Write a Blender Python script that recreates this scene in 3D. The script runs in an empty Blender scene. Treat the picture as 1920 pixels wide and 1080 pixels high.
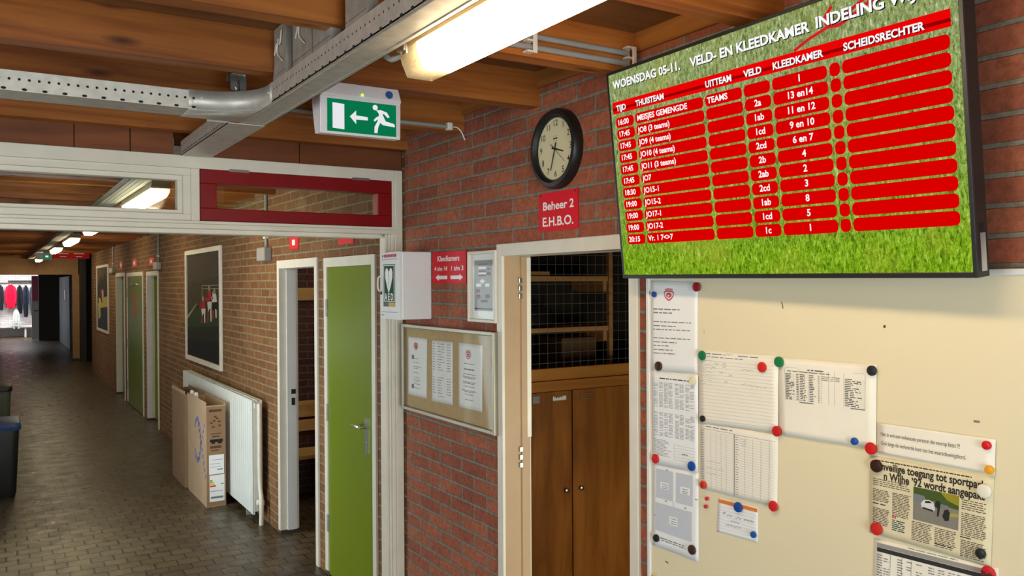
import bpy, bmesh, math, random
from mathutils import Vector, Matrix
random.seed(7)
scene = bpy.context.scene
col = scene.collection

# ------------------------------------------------------------------ camera
F, H = 1561.0, 1.87
MR = Vector((0.84814, -0.529745, -0.005454)); MU = Vector((0.00751, 0.001728, 0.99997)); MF = Vector((0.529719, 0.848155, -0.005444))
CAM = Vector((0, 0, H))
cd = bpy.data.cameras.new('camera'); cam = bpy.data.objects.new('camera', cd); col.objects.link(cam)
cd.sensor_width = 36; cd.lens = F / 1920 * 36; cd.clip_start = 0.05; cd.clip_end = 200
cam.matrix_world = Matrix(((MR.x, MU.x, -MF.x, 0), (MR.y, MU.y, -MF.y, 0), (MR.z, MU.z, -MF.z, H), (0, 0, 0, 1)))
scene.camera = cam
# ------------------------------------------------------------------ view, sky
vs = scene.view_settings
vs.view_transform = 'Standard'; vs.look = 'None'; vs.gamma = 1; vs.exposure = 0.0; vs.use_curve_mapping = False
world = bpy.data.worlds.new('sky'); scene.world = world; world.use_nodes = True
bgn = world.node_tree.nodes['Background']; bgn.inputs[0].default_value = (0.62, 0.75, 1.0, 1); bgn.inputs[1].default_value = 1.2

# ------------------------------------------------------------------ daylight at the windows
def area(name, loc, direction, sx, sy, power, color):
    l = bpy.data.lights.new(name, 'AREA'); l.shape = 'RECTANGLE'; l.size = sx; l.size_y = sy; l.energy = power; l.color = color
    o = bpy.data.objects.new(name, l); col.objects.link(o); o.location = loc
    o.rotation_euler = Vector(direction).to_track_quat('-Z', 'Z').to_euler()
    return o
DAY = (0.80, 0.88, 1.0)
L_HALLWIN = area('daylight_hall_window', (-3.25, 1.3, 1.5), (1, 0, -0.05), 3.0, 1.5, 200, DAY)
L_BACK = area('daylight_back_door', (0.0, -3.25, 1.2), (0, 1, -0.05), 1.9, 2.0, 250, DAY)
L_C1 = area('daylight_corridor_door', (-0.55, 6.2, 1.2), (1, 0, -0.12), 1.7, 2.0, 95, DAY)
L_C2 = area('daylight_corridor_window', (-0.55, 10.5, 1.1), (1, 0, -0.3), 0.5, 1.9, 26, DAY)
L_C3 = area('daylight_corridor_window', (-0.55, 13.0, 1.1), (1, 0, -0.3), 0.5, 1.9, 26, DAY)
L_C4 = area('daylight_corridor_window', (-0.55, 18.2, 1.2), (1, 0, -0.3), 0.5, 1.9, 26, (0.9, 0.8, 0.95))
L_C5 = area('added_passage_daylight', (-0.55, 29.3, 1.2), (1, 0, -0.1), 0.9, 1.9, 50, DAY)  # added light for the dark passage and its grey door leaf
L_STORE = area('added_store_daylight', (2.75, 0.9, 0.85), (0.05, 1, -0.06), 1.2, 0.9, 40, (1.0, 0.92, 0.8))  # added fill for the cupboard front, no such window known
L_END = area('daylight_cloakroom_roof', (0.8, 34.2, 2.62), (0.0, 0.25, -1), 2.2, 1.2, 190, (0.95, 0.97, 1.0))
MAIN_L, CORR_L = 20.0, 20.0       # radiance of the hall tube and of the corridor tubes

# ------------------------------------------------------------------ materials
def lin(c):
    return tuple(((v/255)/12.92 if v/255 <= 0.04045 else ((v/255+0.055)/1.055)**2.4) for v in c)
def nt(name):
    m = bpy.data.materials.new(name); m.use_nodes = True
    t = m.node_tree; b = t.nodes['Principled BSDF']
    return m, t, b
def N(t, typ, **kw):
    n = t.nodes.new(typ)
    for k, v in kw.items(): setattr(n, k, v)
    return n
def ramp(t, fac, stops):
    r = N(t, 'ShaderNodeValToRGB'); e = r.color_ramp.elements
    while len(e) < len(stops): e.new(0.5)
    for i, (p, c) in enumerate(stops):
        e[i].position = p; e[i].color = (*c, 1)
    t.links.new(fac, r.inputs[0]); return r.outputs[0]
def pos(t, scale=(1, 1, 1)):
    g = N(t, 'ShaderNodeNewGeometry'); m = N(t, 'ShaderNodeVectorMath', operation='MULTIPLY')
    m.inputs[1].default_value = scale; t.links.new(g.outputs['Position'], m.inputs[0]); return m.outputs[0]
def noise(t, vec, scale=5, detail=3, rough=0.5, dist=0.0):
    n = N(t, 'ShaderNodeTexNoise'); n.inputs['Scale'].default_value = scale; n.inputs['Detail'].default_value = detail
    n.inputs['Roughness'].default_value = rough; n.inputs['Distortion'].default_value = dist
    t.links.new(vec, n.inputs['Vector']); return n.outputs[0]
def mix(t, a, b, fac, blend='MIX'):
    m = N(t, 'ShaderNodeMix', data_type='RGBA', blend_type=blend)
    for s, v in ((m.inputs[6], a), (m.inputs[7], b), (m.inputs[0], fac)):
        if isinstance(v, (int, float)): s.default_value = v
        elif isinstance(v, tuple): s.default_value = (*v, 1)
        else: t.links.new(v, s)
    return m.outputs[2]
def bump(t, b, h, strength=0.3, dist=0.005):
    n = N(t, 'ShaderNodeBump'); n.inputs['Strength'].default_value = strength; n.inputs['Distance'].default_value = dist
    t.links.new(h, n.inputs['Height']); t.links.new(n.outputs[0], b.inputs['Normal'])
def plain(name, c, rough=0.5, metal=0.0, var=0.06, vs_=9.0, spec=0.5, bmp=0.0):
    m, t, b = nt(name); c = lin(c)
    f = noise(t, pos(t), vs_, 4)
    lo = tuple(v*(1-var*2) for v in c); hi = tuple(min(1, v*(1+var)) for v in c)
    t.links.new(ramp(t, f, [(0.3, lo), (0.7, hi)]), b.inputs['Base Color'])
    b.inputs['Roughness'].default_value = rough; b.inputs['Metallic'].default_value = metal; b.inputs['Specular IOR Level'].default_value = spec
    if bmp: bump(t, b, noise(t, pos(t), 60, 3), bmp, 0.002)
    return m
def emit(name, c, s=1.0):
    m, t, b = nt(name); t.nodes.remove(b); e = N(t, 'ShaderNodeEmission'); e.inputs[0].default_value = (*lin(c), 1); e.inputs[1].default_value = s
    t.links.new(e.outputs[0], t.nodes['Material Output'].inputs[0]); return m
def brick(name, c1, c2, cd_, mortar, bw=0.222, rh=0.0635, ms=0.0065, rough=0.85, plane='wall', off=(0, 0)):
    m, t, b = nt(name); g = N(t, 'ShaderNodeNewGeometry'); s = N(t, 'ShaderNodeSeparateXYZ'); t.links.new(g.outputs['Position'], s.inputs[0])
    cx = N(t, 'ShaderNodeCombineXYZ')
    if plane == 'wall':
        a = N(t, 'ShaderNodeMath', operation='ADD'); t.links.new(s.outputs[0], a.inputs[0]); t.links.new(s.outputs[1], a.inputs[1])
        t.links.new(a.outputs[0], cx.inputs[0]); t.links.new(s.outputs[2], cx.inputs[1])
    else:
        t.links.new(s.outputs[0], cx.inputs[0]); t.links.new(s.outputs[1], cx.inputs[1])
    wob = N(t, 'ShaderNodeTexNoise'); wob.inputs['Scale'].default_value = 9; t.links.new(cx.outputs[0], wob.inputs['Vector'])
    sc = N(t, 'ShaderNodeVectorMath', operation='SCALE'); sc.inputs[3].default_value = 0.006; t.links.new(wob.outputs[1], sc.inputs[0])
    ad = N(t, 'ShaderNodeVectorMath', operation='ADD'); t.links.new(cx.outputs[0], ad.inputs[0]); t.links.new(sc.outputs[0], ad.inputs[1])
    ad2 = N(t, 'ShaderNodeVectorMath', operation='ADD'); t.links.new(ad.outputs[0], ad2.inputs[0]); ad2.inputs[1].default_value = (off[0], off[1], 0)
    bt = N(t, 'ShaderNodeTexBrick'); t.links.new(ad2.outputs[0], bt.inputs['Vector'])
    bt.inputs['Scale'].default_value = 1; bt.inputs['Brick Width'].default_value = bw; bt.inputs['Row Height'].default_value = rh
    bt.inputs['Mortar Size'].default_value = ms; bt.inputs['Mortar Smooth'].default_value = 0.25; bt.inputs['Bias'].default_value = -0.1
    bt.inputs['Color1'].default_value = (*lin(c1), 1); bt.inputs['Color2'].default_value = (*lin(c2), 1); bt.inputs['Mortar'].default_value = (*lin(mortar), 1)
    n1 = noise(t, g.outputs['Position'], 2.2, 3); n2 = noise(t, g.outputs['Position'], 55, 5, 0.7)
    c = mix(t, bt.outputs[0], lin(cd_), ramp(t, n1, [(0.45, (0, 0, 0)), (0.75, (0.55, 0.55, 0.55))]))
    c = mix(t, c, lin(mortar), bt.outputs[1])
    c = mix(t, c, ramp(t, n2, [(0.3, (0.62, 0.62, 0.62)), (0.62, (1.12, 1.12, 1.12))]), 1.0, 'MULTIPLY')
    t.links.new(c, b.inputs['Base Color'])
    inv = N(t, 'ShaderNodeMath', operation='MULTIPLY_ADD'); inv.inputs[1].default_value = -1; inv.inputs[2].default_value = 1; t.links.new(bt.outputs[1], inv.inputs[0])
    h = N(t, 'ShaderNodeMath', operation='MULTIPLY_ADD'); h.inputs[1].default_value = 0.22; t.links.new(n2, h.inputs[0]); t.links.new(inv.outputs[0], h.inputs[2])
    bump(t, b, h.outputs[0], 0.8, 0.006)
    if plane == 'wall': b.inputs['Roughness'].default_value = rough; b.inputs['Specular IOR Level'].default_value = 0.25
    else:
        t.links.new(ramp(t, noise(t, g.outputs['Position'], 6, 4), [(0.3, (rough-.1,)*3), (0.7, (rough+.15,)*3)]), b.inputs['Roughness'])
    return m
def wood(name, axis, cs, rough=0.55, knots=True, fine=16.0, long=0.7):
    m, t, b = nt(name); sc = [fine]*3; sc[axis] = long
    p = pos(t, tuple(sc)); n = noise(t, p, 1.0, 5, 0.6, 1.2)
    c = ramp(t, n, [(0.28, lin(cs[0])), (0.5, lin(cs[1])), (0.72, lin(cs[2]))])
    big = noise(t, pos(t), 1.3, 2); c = mix(t, c, ramp(t, big, [(0.3, (0.75,)*3), (0.7, (1.1,)*3)]), 1.0, 'MULTIPLY')
    if knots:
        ks = [9.0]*3; ks[axis] = 2.6
        v = N(t, 'ShaderNodeTexVoronoi'); v.inputs['Scale'].default_value = 1.0; t.links.new(pos(t, tuple(ks)), v.inputs['Vector'])
        k = ramp(t, v.outputs['Distance'], [(0.05, (1, 1, 1)), (0.17, (0, 0, 0))])
        c = mix(t, c, lin((70, 32, 8)), k)
    t.links.new(c, b.inputs['Base Color']); b.inputs['Roughness'].default_value = rough; b.inputs['Specular IOR Level'].default_value = 0.3
    bump(t, b, n, 0.15, 0.003); return m
def glass(name, tint=(235, 240, 235), gl=0.12, graze=0.5):
    m, t, b = nt(name); t.nodes.remove(b); tr = N(t, 'ShaderNodeBsdfTransparent'); tr.inputs[0].default_value = (*lin(tint), 1)
    g = N(t, 'ShaderNodeBsdfGlossy'); g.inputs[1].default_value = 0.04; mx = N(t, 'ShaderNodeMixShader')
    lw = N(t, 'ShaderNodeLayerWeight'); lw.inputs[0].default_value = 0.5
    pw = N(t, 'ShaderNodeMath', operation='POWER'); pw.inputs[1].default_value = 5; t.links.new(lw.outputs[1], pw.inputs[0])
    ma = N(t, 'ShaderNodeMath', operation='MULTIPLY_ADD'); ma.inputs[1].default_value = graze; ma.inputs[2].default_value = gl; t.links.new(pw.outputs[0], ma.inputs[0])
    t.links.new(ma.outputs[0], mx.inputs[0]); t.links.new(tr.outputs[0], mx.inputs[1]); t.links.new(g.outputs[0], mx.inputs[2])
    t.links.new(mx.outputs[0], t.nodes['Material Output'].inputs[0]); return m

M = {}
M['brick'] = brick('red_brick', (170, 99, 72), (146, 80, 60), (122, 70, 54), (132, 124, 110), off=(0.07, 0.0))
M['brick_corridor'] = brick('brown_brick', (138, 94, 58), (118, 76, 46), (100, 66, 46), (142, 128, 96))
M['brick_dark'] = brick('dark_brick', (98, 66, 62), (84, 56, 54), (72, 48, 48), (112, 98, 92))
M['paver'] = brick('stone_pavers', (92, 78, 55), (66, 56, 41), (74, 60, 40), (32, 27, 20), bw=0.140, rh=0.118, ms=0.0055, rough=0.34, plane='floor')
M['joist'] = wood('pine_joist', 0, ((118, 60, 20), (162, 93, 36), (184, 114, 50)))
M['boards'] = wood('ceiling_boards', 0, ((104, 66, 38), (134, 88, 52), (150, 102, 62)), knots=False, fine=11)
M['plank'] = wood('brown_planks', 0, ((98, 52, 26), (126, 68, 34), (138, 80, 42)), knots=False, fine=9)
M['plate'] = wood('wall_plate', 1, ((128, 76, 30), (164, 104, 48), (182, 122, 62)))
M['plywood'] = wood('stained_plywood', 2, ((122, 70, 22), (158, 96, 36), (172, 110, 46)), rough=0.4, knots=False, fine=7, long=0.9)
M['rail'] = wood('pine_rail', 0, ((146, 88, 28), (182, 116, 44), (196, 132, 58)), rough=0.45)
M['bench'] = wood('bench_wood', 0, ((176, 140, 84), (204, 168, 108), (214, 180, 122)), knots=False)
M['shelf'] = wood('rough_shelf', 0, ((150, 104, 58), (184, 134, 82), (200, 150, 96)))
M['white'] = plain('cream_paint', (226, 216, 198), 0.4, var=0.03)
M['white_cool'] = plain('white_paint', (228, 226, 222), 0.35, var=0.02)
M['beige'] = plain('beige_paint', (182, 150, 114), 0.5, var=0.03)
M['tan'] = plain('tan_plaster', (186, 142, 98), 0.7)
M['red_paint'] = plain('dark_red_paint', (132, 6, 10), 0.4, var=0.05, spec=0.3)
M['green'] = plain('lime_green_door', (112, 128, 10), 0.3, var=0.03, vs_=1.2)
M['green_dark'] = plain('olive_green_door', (96, 112, 24), 0.35, var=0.04, vs_=1.2)
M['steel'] = plain('galvanised_steel', (204, 198, 188), 0.5, 0.55, var=0.08, vs_=26)
M['steel_dark'] = plain('galvanised_dark', (172, 166, 156), 0.55, 0.55, var=0.1, vs_=26)  # darker tone of galvanised steel
M['chrome'] = plain('brushed_steel', (190, 188, 180), 0.28, 0.95, var=0.03)
M['alu'] = plain('anodised_aluminium', (150, 141, 124), 0.38, 0.7, var=0.03)
M['black'] = plain('black_plastic', (26, 25, 25), 0.4, var=0.05)
M['hole'] = plain('dark_hole', (22, 20, 18), 0.9, var=0.02)
M['grey_plastic'] = plain('grey_plastic', (150, 148, 142), 0.45, var=0.03)
M['grey_pipe'] = plain('grey_conduit', (146, 146, 144), 0.4, var=0.04)
M['plastic_white'] = plain('white_plastic', (224, 216, 206), 0.4, var=0.02)
M['lamp_body'] = plain('lamp_housing', (168, 148, 114), 0.5, var=0.03)
M['red_sign'] = plain('red_sign', (222, 16, 36), 0.5, var=0.02, spec=0.2)
M['ink_white'] = plain('white_lettering', (245, 240, 235), 0.5, var=0.0)
M['paper'] = plain('white_paper', (236, 234, 232), 0.75, var=0.015)
M['paper_warm'] = plain('warm_paper', (238, 230, 214), 0.75, var=0.015)
M['newsprint'] = plain('newsprint', (222, 208, 172), 0.85, var=0.03, vs_=30)
M['ink'] = plain('black_ink', (40, 38, 40), 0.8, var=0.0)
M['ink_grey'] = plain('grey_ink', (120, 118, 120), 0.8, var=0.0)
M['ink_pale'] = plain('pale_ink', (176, 172, 170), 0.8, var=0.0)
M['ink_map'] = plain('map_grey', (196, 198, 206), 0.8, var=0.02, vs_=200)
M['ink_blue'] = plain('pen_blue', (110, 112, 160), 0.8, var=0.0)
M['ink_red'] = plain('crest_red', (196, 84, 88), 0.8, var=0.0)
M['orange'] = plain('orange_band', (226, 124, 48), 0.7, var=0.02)
M['board'] = plain('magnet_board_enamel', (228, 214, 180), 0.32, var=0.01, vs_=2)
M['cork'] = plain('cork_board', (186, 158, 112), 0.8, var=0.05, vs_=40)
M['aed_green'] = plain('dark_green_label', (10, 74, 44), 0.6, var=0.02, spec=0.15)
M['yellow'] = plain('mustard_label', (200, 156, 46), 0.5, var=0.02)
M['clock_face'] = plain('cream_clock_face', (232, 222, 186), 0.4, var=0.01)
M['card'] = plain('cardboard', (188, 156, 124), 0.8, var=0.04, vs_=6)
M['card_dark'] = plain('cardboard_side', (148, 114, 82), 0.85, var=0.05, vs_=6)
M['blue_print'] = plain('blue_print', (86, 106, 176), 0.7, var=0.03)
M['radiator'] = plain('radiator_enamel', (226, 226, 218), 0.35, var=0.02)
M['bin_blue'] = plain('blue_lid', (40, 74, 132), 0.4)
M['bin_green'] = plain('grey_green_bin', (86, 92, 72), 0.5)
M['glass'] = glass('window_glass', (244, 247, 242), 0.05)
M['acrylic'] = glass('clear_cover', (253, 253, 252), 0.015, 0.12)
M['exit_green'] = emit('lit_green_sign', (8, 118, 74), 0.95)
M['exit_white'] = emit('lit_white_sign', (236, 236, 240), 0.95)
M['exit_body'] = plain('exit_sign_housing', (232, 224, 226), 0.35, var=0.02)
M['led'] = emit('green_led', (190, 255, 60), 1.6)
M['blue_label'] = plain('blue_sticker', (36, 78, 150), 0.5)
M['dark_wall'] = plain('dark_wall', (58, 50, 46), 0.7)
M['grey_door'] = plain('blue_grey_door', (120, 124, 134), 0.5)
M['white_brick'] = brick('white_brick', (226, 222, 220), (214, 208, 206), (226, 222, 220), (190, 180, 176))
def solid(c, r=0.75): 
    k = 'c_%d_%d_%d' % c
    if k not in M: M[k] = plain('paint_'+k[2:], c, r, var=0.03, spec=0.2)
    return M[k]
# bright lamp cover
def lamp_mat(name, c, s):
    m, t, b = nt(name); b.inputs['Base Color'].default_value = (*c, 1); b.inputs['Emission Color'].default_value = (*c, 1); b.inputs['Emission Strength'].default_value = s
    b.inputs['Roughness'].default_value = 0.3; return m
M['lamp_on'] = lamp_mat('lit_diffuser', (1.0, 0.78, 0.48), MAIN_L)
M['lamp_added_hall'] = lamp_mat('added_hall_diffuser', (1.0, 0.78, 0.48), 12.0)
M['lamp_added_changing'] = lamp_mat('added_changing_diffuser', (1.0, 0.84, 0.6), 32.0)
M['lamp_corr'] = lamp_mat('lit_corridor_diffuser', (1.0, 0.86, 0.55), CORR_L)
def prism():
    m, t, b = nt('prismatic_end'); t.nodes.remove(b)
    tl = N(t, 'ShaderNodeBsdfTranslucent'); tl.inputs[0].default_value = (0.42, 0.36, 0.25, 1); g = N(t, 'ShaderNodeBsdfGlossy'); g.inputs[1].default_value = 0.2
    tr = N(t, 'ShaderNodeBsdfTransparent'); m1 = N(t, 'ShaderNodeMixShader'); m1.inputs[0].default_value = 0.35
    m2 = N(t, 'ShaderNodeMixShader'); m2.inputs[0].default_value = 0.12
    t.links.new(tl.outputs[0], m1.inputs[1]); t.links.new(tr.outputs[0], m1.inputs[2]); t.links.new(m1.outputs[0], m2.inputs[1]); t.links.new(g.outputs[0], m2.inputs[2])
    w = N(t, 'ShaderNodeTexWave'); w.inputs['Scale'].default_value = 40; w.inputs['Distortion'].default_value = 3; t.links.new(pos(t), w.inputs['Vector'])
    bn = N(t, 'ShaderNodeBump'); bn.inputs['Strength'].default_value = 0.6; bn.inputs['Distance'].default_value = 0.004; t.links.new(w.outputs[1], bn.inputs['Height'])
    t.links.new(bn.outputs[0], tl.inputs['Normal']); t.links.new(bn.outputs[0], g.inputs['Normal'])
    t.links.new(m2.outputs[0], t.nodes['Material Output'].inputs[0]); return m
M['prism'] = prism()

# ------------------------------------------------------------------ mesh helpers
LOC = {}
class Frame:
    def __init__(s, O, U, V):
        s.O, s.U, s.V = Vector(O), Vector(U).normalized(), Vector(V).normalized(); s.N = s.U.cross(s.V)
    def P(s, u, v, w=0.0): return s.O + s.U*u + s.V*v + s.N*w
    def px(s, x, y, w=0.0):                      # where the line of sight through a pixel meets the plane
        d = MF + MR*((x-960)/F) + MU*((540-y)/F); o = s.O + s.N*w
        t = (o-CAM).dot(s.N)/d.dot(s.N); q = CAM + d*t - o
        return q.dot(s.U), q.dot(s.V)
WX = 1.81                                        # brick wall of the hall
XC = 1.83                                        # brick wall of the corridor
YP = 4.0                                         # front of the partition with the transom windows
FW = Frame((WX, 0, 0), (0, -1, 0), (0, 0, 1)); FC = Frame((XC, 0, 0), (0, -1, 0), (0, 0, 1))
FP = Frame((0, YP, 0), (1, 0, 0), (0, 0, 1)); FZ = Frame((0, 0, 0), (1, 0, 0), (0, 1, 0))
def FX(x): return Frame((x, 0, 0), (0, -1, 0), (0, 0, 1))
def FY(y): return Frame((0, y, 0), (1, 0, 0), (0, 0, 1))

class MB:
    def __init__(s): s.v, s.f, s.m = [], [], []
    def add(s, vs_, fs, mi=0):
        k = len(s.v); s.v += [Vector(p) for p in vs_]; s.f += [tuple(i+k for i in f) for f in fs]; s.m += [mi]*len(fs); return s
    def box(s, fr, u0, u1, v0, v1, w0, w1, mi=0):
        p = [fr.P(u, v, w) for w in (w0, w1) for v in (v0, v1) for u in (u0, u1)]
        return s.add(p, [(0, 2, 3, 1), (4, 5, 7, 6), (0, 1, 5, 4), (2, 6, 7, 3), (0, 4, 6, 2), (1, 3, 7, 5)], mi)
    def wbox(s, x0, x1, y0, y1, z0, z1, mi=0): return s.box(FZ, x0, x1, y0, y1, z0, z1, mi)
    def prism(s, fr, pts, w0, w1, mi=0):
        n = len(pts); p = [fr.P(u, v, w) for w in (w0, w1) for u, v in pts]
        ar = sum(pts[i][0]*pts[(i+1) % n][1]-pts[(i+1) % n][0]*pts[i][1] for i in range(n))
        fs = [tuple(range(n-1, -1, -1)), tuple(range(n, 2*n))] + [(i, (i+1) % n, n+(i+1) % n, n+i) for i in range(n)]
        if (ar < 0) != (w1 < w0): fs = [f[::-1] for f in fs]
        return s.add(p, fs, mi)
    def quad(s, a, b, c, d, mi=0): return s.add([a, b, c, d], [(0, 1, 2, 3)], mi)
    def lathe(s, fr, cu, cv, prof, n=32, mi=0, su=1.0, sv=1.0):
        vs_, fs = [], []
        for r, w in prof:
            for i in range(n):
                a = 2*math.pi*i/n; vs_.append(fr.P(cu+r*su*math.cos(a), cv+r*sv*math.sin(a), w))
        for j in range(len(prof)-1):
            for i in range(n): fs.append((j*n+i, j*n+(i+1) % n, (j+1)*n+(i+1) % n, (j+1)*n+i))
        fs.append(tuple(range((len(prof)-1)*n, len(prof)*n))); fs.append(tuple(range(n-1, -1, -1)))
        return s.add(vs_, fs, mi)
    def ring(s, fr, cu, cv, prof, n=40, mi=0):
        vs_, fs = [], []; k = len(prof)
        for r, w in prof:
            for i in range(n):
                a = 2*math.pi*i/n; vs_.append(fr.P(cu+r*math.cos(a), cv+r*math.sin(a), w))
        for j in range(k):
            j2 = (j+1) % k
            for i in range(n): fs.append((j*n+i, j*n+(i+1) % n, j2*n+(i+1) % n, j2*n+i))
        return s.add(vs_, fs, mi)
    def tube(s, pts, r, n=10, mi=0, smooth=0):
        pts = [Vector(p) for p in pts]
        if smooth:
            q = []
            for i in range(len(pts)-1):
                a, b, c, d = pts[max(i-1, 0)], pts[i], pts[i+1], pts[min(i+2, len(pts)-1)]
                for k in range(smooth):
                    t = k/smooth; q.append(0.5*((2*b)+(c-a)*t+(2*a-5*b+4*c-d)*t*t+(3*b-a-3*c+d)*t**3))
            pts = q+[pts[-1]]
        vs_, fs = [], []; up = None
        for i, p in enumerate(pts):
            d = (pts[min(i+1, len(pts)-1)]-pts[max(i-1, 0)]).normalized()
            if up is None: up = d.orthogonal().normalized()
            up = (up-d*up.dot(d)).normalized(); sd = d.cross(up); rr = r[i] if isinstance(r, (list, tuple)) else r
            for k in range(n):
                a = 2*math.pi*k/n; vs_.append(p+up*math.cos(a)*rr+sd*math.sin(a)*rr)
        for i in range(len(pts)-1):
            for k in range(n): fs.append((i*n+k, i*n+(k+1) % n, (i+1)*n+(k+1) % n, (i+1)*n+k))
        fs.append(tuple(range(n-1, -1, -1))); fs.append(tuple(range((len(pts)-1)*n, len(pts)*n)))
        return s.add(vs_, fs, mi)
    def loft(s, rings, mi=0, cap=True):
        n = len(rings[0]); vs_ = [p for r in rings for p in r]; fs = []
        for j in range(len(rings)-1):
            for i in range(n): fs.append((j*n+i, j*n+(i+1) % n, (j+1)*n+(i+1) % n, (j+1)*n+i))
        if cap: fs.append(tuple(range(n-1, -1, -1))); fs.append(tuple(range((len(rings)-1)*n, len(rings)*n)))
        return s.add(vs_, fs, mi)
    def text(s, txt, mp, size, align='l', bold=0.0, shear=0.0, sx=1.0, mi=0, rot=0.0):
        vs_, fs, w = glyphs(txt, bold); ox = {'l': 0, 'c': -w/2, 'r': -w}[align]; out = []
        for x, y in vs_:
            X, Y = (x+ox)*size*sx+shear*y*size, y*size
            if rot: X, Y = X*math.cos(rot)-Y*math.sin(rot), X*math.sin(rot)+Y*math.cos(rot)
            out.append(mp(X, Y))
        return s.add(out, fs, mi)
    def build(s, name, mats, parent=None, bevel=0.0, smooth=False, loc=None, label=None, cat=None, group=None, kind=None):
        if not isinstance(mats, (list, tuple)): mats = [mats]
        if parent is not None: L = LOC[parent.name]
        elif loc is not None: L = Vector(loc)
        else:
            L = Vector(((min(p.x for p in s.v)+max(p.x for p in s.v))/2, (min(p.y for p in s.v)+max(p.y for p in s.v))/2, min(p.z for p in s.v)))
        me = bpy.data.meshes.new(name); me.from_pydata([p-L for p in s.v], [], s.f)
        for m in mats: me.materials.append(m)
        if len(mats) > 1: me.polygons.foreach_set('material_index', s.m)
        me.update()
        if smooth:
            me.shade_smooth(); me.set_sharp_from_angle(angle=math.radians(35))
        o = bpy.data.objects.new(name, me); col.objects.link(o); LOC[o.name] = L
        if parent is not None: o.parent = parent
        else: o.location = L
        if bevel:
            b = o.modifiers.new('bevel', 'BEVEL'); b.width = bevel; b.segments = 2; b.limit_method = 'ANGLE'; b.harden_normals = False
        tag(o, label, cat, group, kind); return o
def tag(o, label=None, cat=None, group=None, kind=None):
    if label: o['label'] = label
    if cat: o['category'] = cat
    if group: o['group'] = group
    if kind: o['kind'] = kind
def thing(name, loc, label, cat, group=None, kind=None):
    o = bpy.data.objects.new(name, None); o.empty_display_size = 0.05; col.objects.link(o); o.location = loc; LOC[o.name] = Vector(loc); tag(o, label, cat, group, kind); return o
GC = {}
def glyphs(txt, bold):
    k = (txt, bold)
    if k not in GC:
        c = bpy.data.curves.new('t', 'FONT'); c.body = txt; c.size = 1; c.offset = bold; c.resolution_u = 3; c.fill_mode = 'FRONT'
        o = bpy.data.objects.new('t', c); col.objects.link(o); bpy.context.view_layer.update()
        me = bpy.data.meshes.new_from_object(o.evaluated_get(bpy.context.evaluated_depsgraph_get()))
        vs_ = [(v.co.x, v.co.y) for v in me.vertices]; fs = [tuple(p.vertices) for p in me.polygons]
        w = max([x for x, _ in vs_] or [0]); bpy.data.objects.remove(o); bpy.data.curves.remove(c); bpy.data.meshes.remove(me)
        GC[k] = (vs_, fs, w)
    return GC[k]
def at(fr, u, v, w): return lambda x, y: fr.P(u+x, v+y, w)
def struct(mb, name, mats, **kw): return mb.build(name, mats, kind='structure', **kw)
def stroke(mb, mp, pts, wd, mi=0):               # a thin flat pen stroke; mp maps 2D to the surface
    for (x0, y0), (x1, y1) in zip(pts, pts[1:]):
        l = math.hypot(x1-x0, y1-y0) or 1e-6; nx, ny = -(y1-y0)/l*wd/2, (x1-x0)/l*wd/2
        mb.quad(mp(x0-nx, y0-ny), mp(x1-nx, y1-ny), mp(x1+nx, y1+ny), mp(x0+nx, y0+ny), mi)

# ================================================================== SETTING
ZC = 2.69                                        # underside of ceiling boards
ZJ = 2.556                                       # underside of joists
struct(MB().wbox(-3.3, 6.2, -3.4, 37, -0.12, 0), 'floor', M['paver'])
struct(MB().wbox(-3.3, 6.2, -3.4, 37, ZC, ZC+0.1), 'ceiling', M['boards'])
DYn, DYf = FW.px(1200, 600)[0], FW.px(934.8, 458)[0]   # door frame, as u = -Y
DZT = FW.px(934.8, 458)[1]
du0, du1 = DYf, DYn                               # left and right outer edges of the frame
w = MB(); w.box(FW, -3.93, du0+0.01, 0, ZC, -0.12, 0); w.box(FW, du1-0.01, 3.0, 0, ZC, -0.12, 0); w.box(FW, du0+0.01, du1-0.01, DZT-0.01, ZC, -0.12, 0)
struct(w, 'wall_right', M['brick'])
# corridor wall with five openings (Y ranges)
OP = [(4.36, 5.207, 2.04), (5.342, 6.248, 2.05), (11.56, 12.5, 2.06), (12.83, 14.50, 2.07), (14.78, 15.86, 2.08)]
w = MB(); y = 3.92
for a, b, zt in OP:
    w.wbox(XC, XC+0.11, y, a+0.012, 0, ZC); w.wbox(XC, XC+0.11, a+0.012, b-0.012, zt-0.012, ZC); y = b-0.012
w.wbox(XC, XC+0.11, y, 20.13, 0, ZC)
struct(w, 'wall_corridor_right', M['brick_corridor'])
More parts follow.
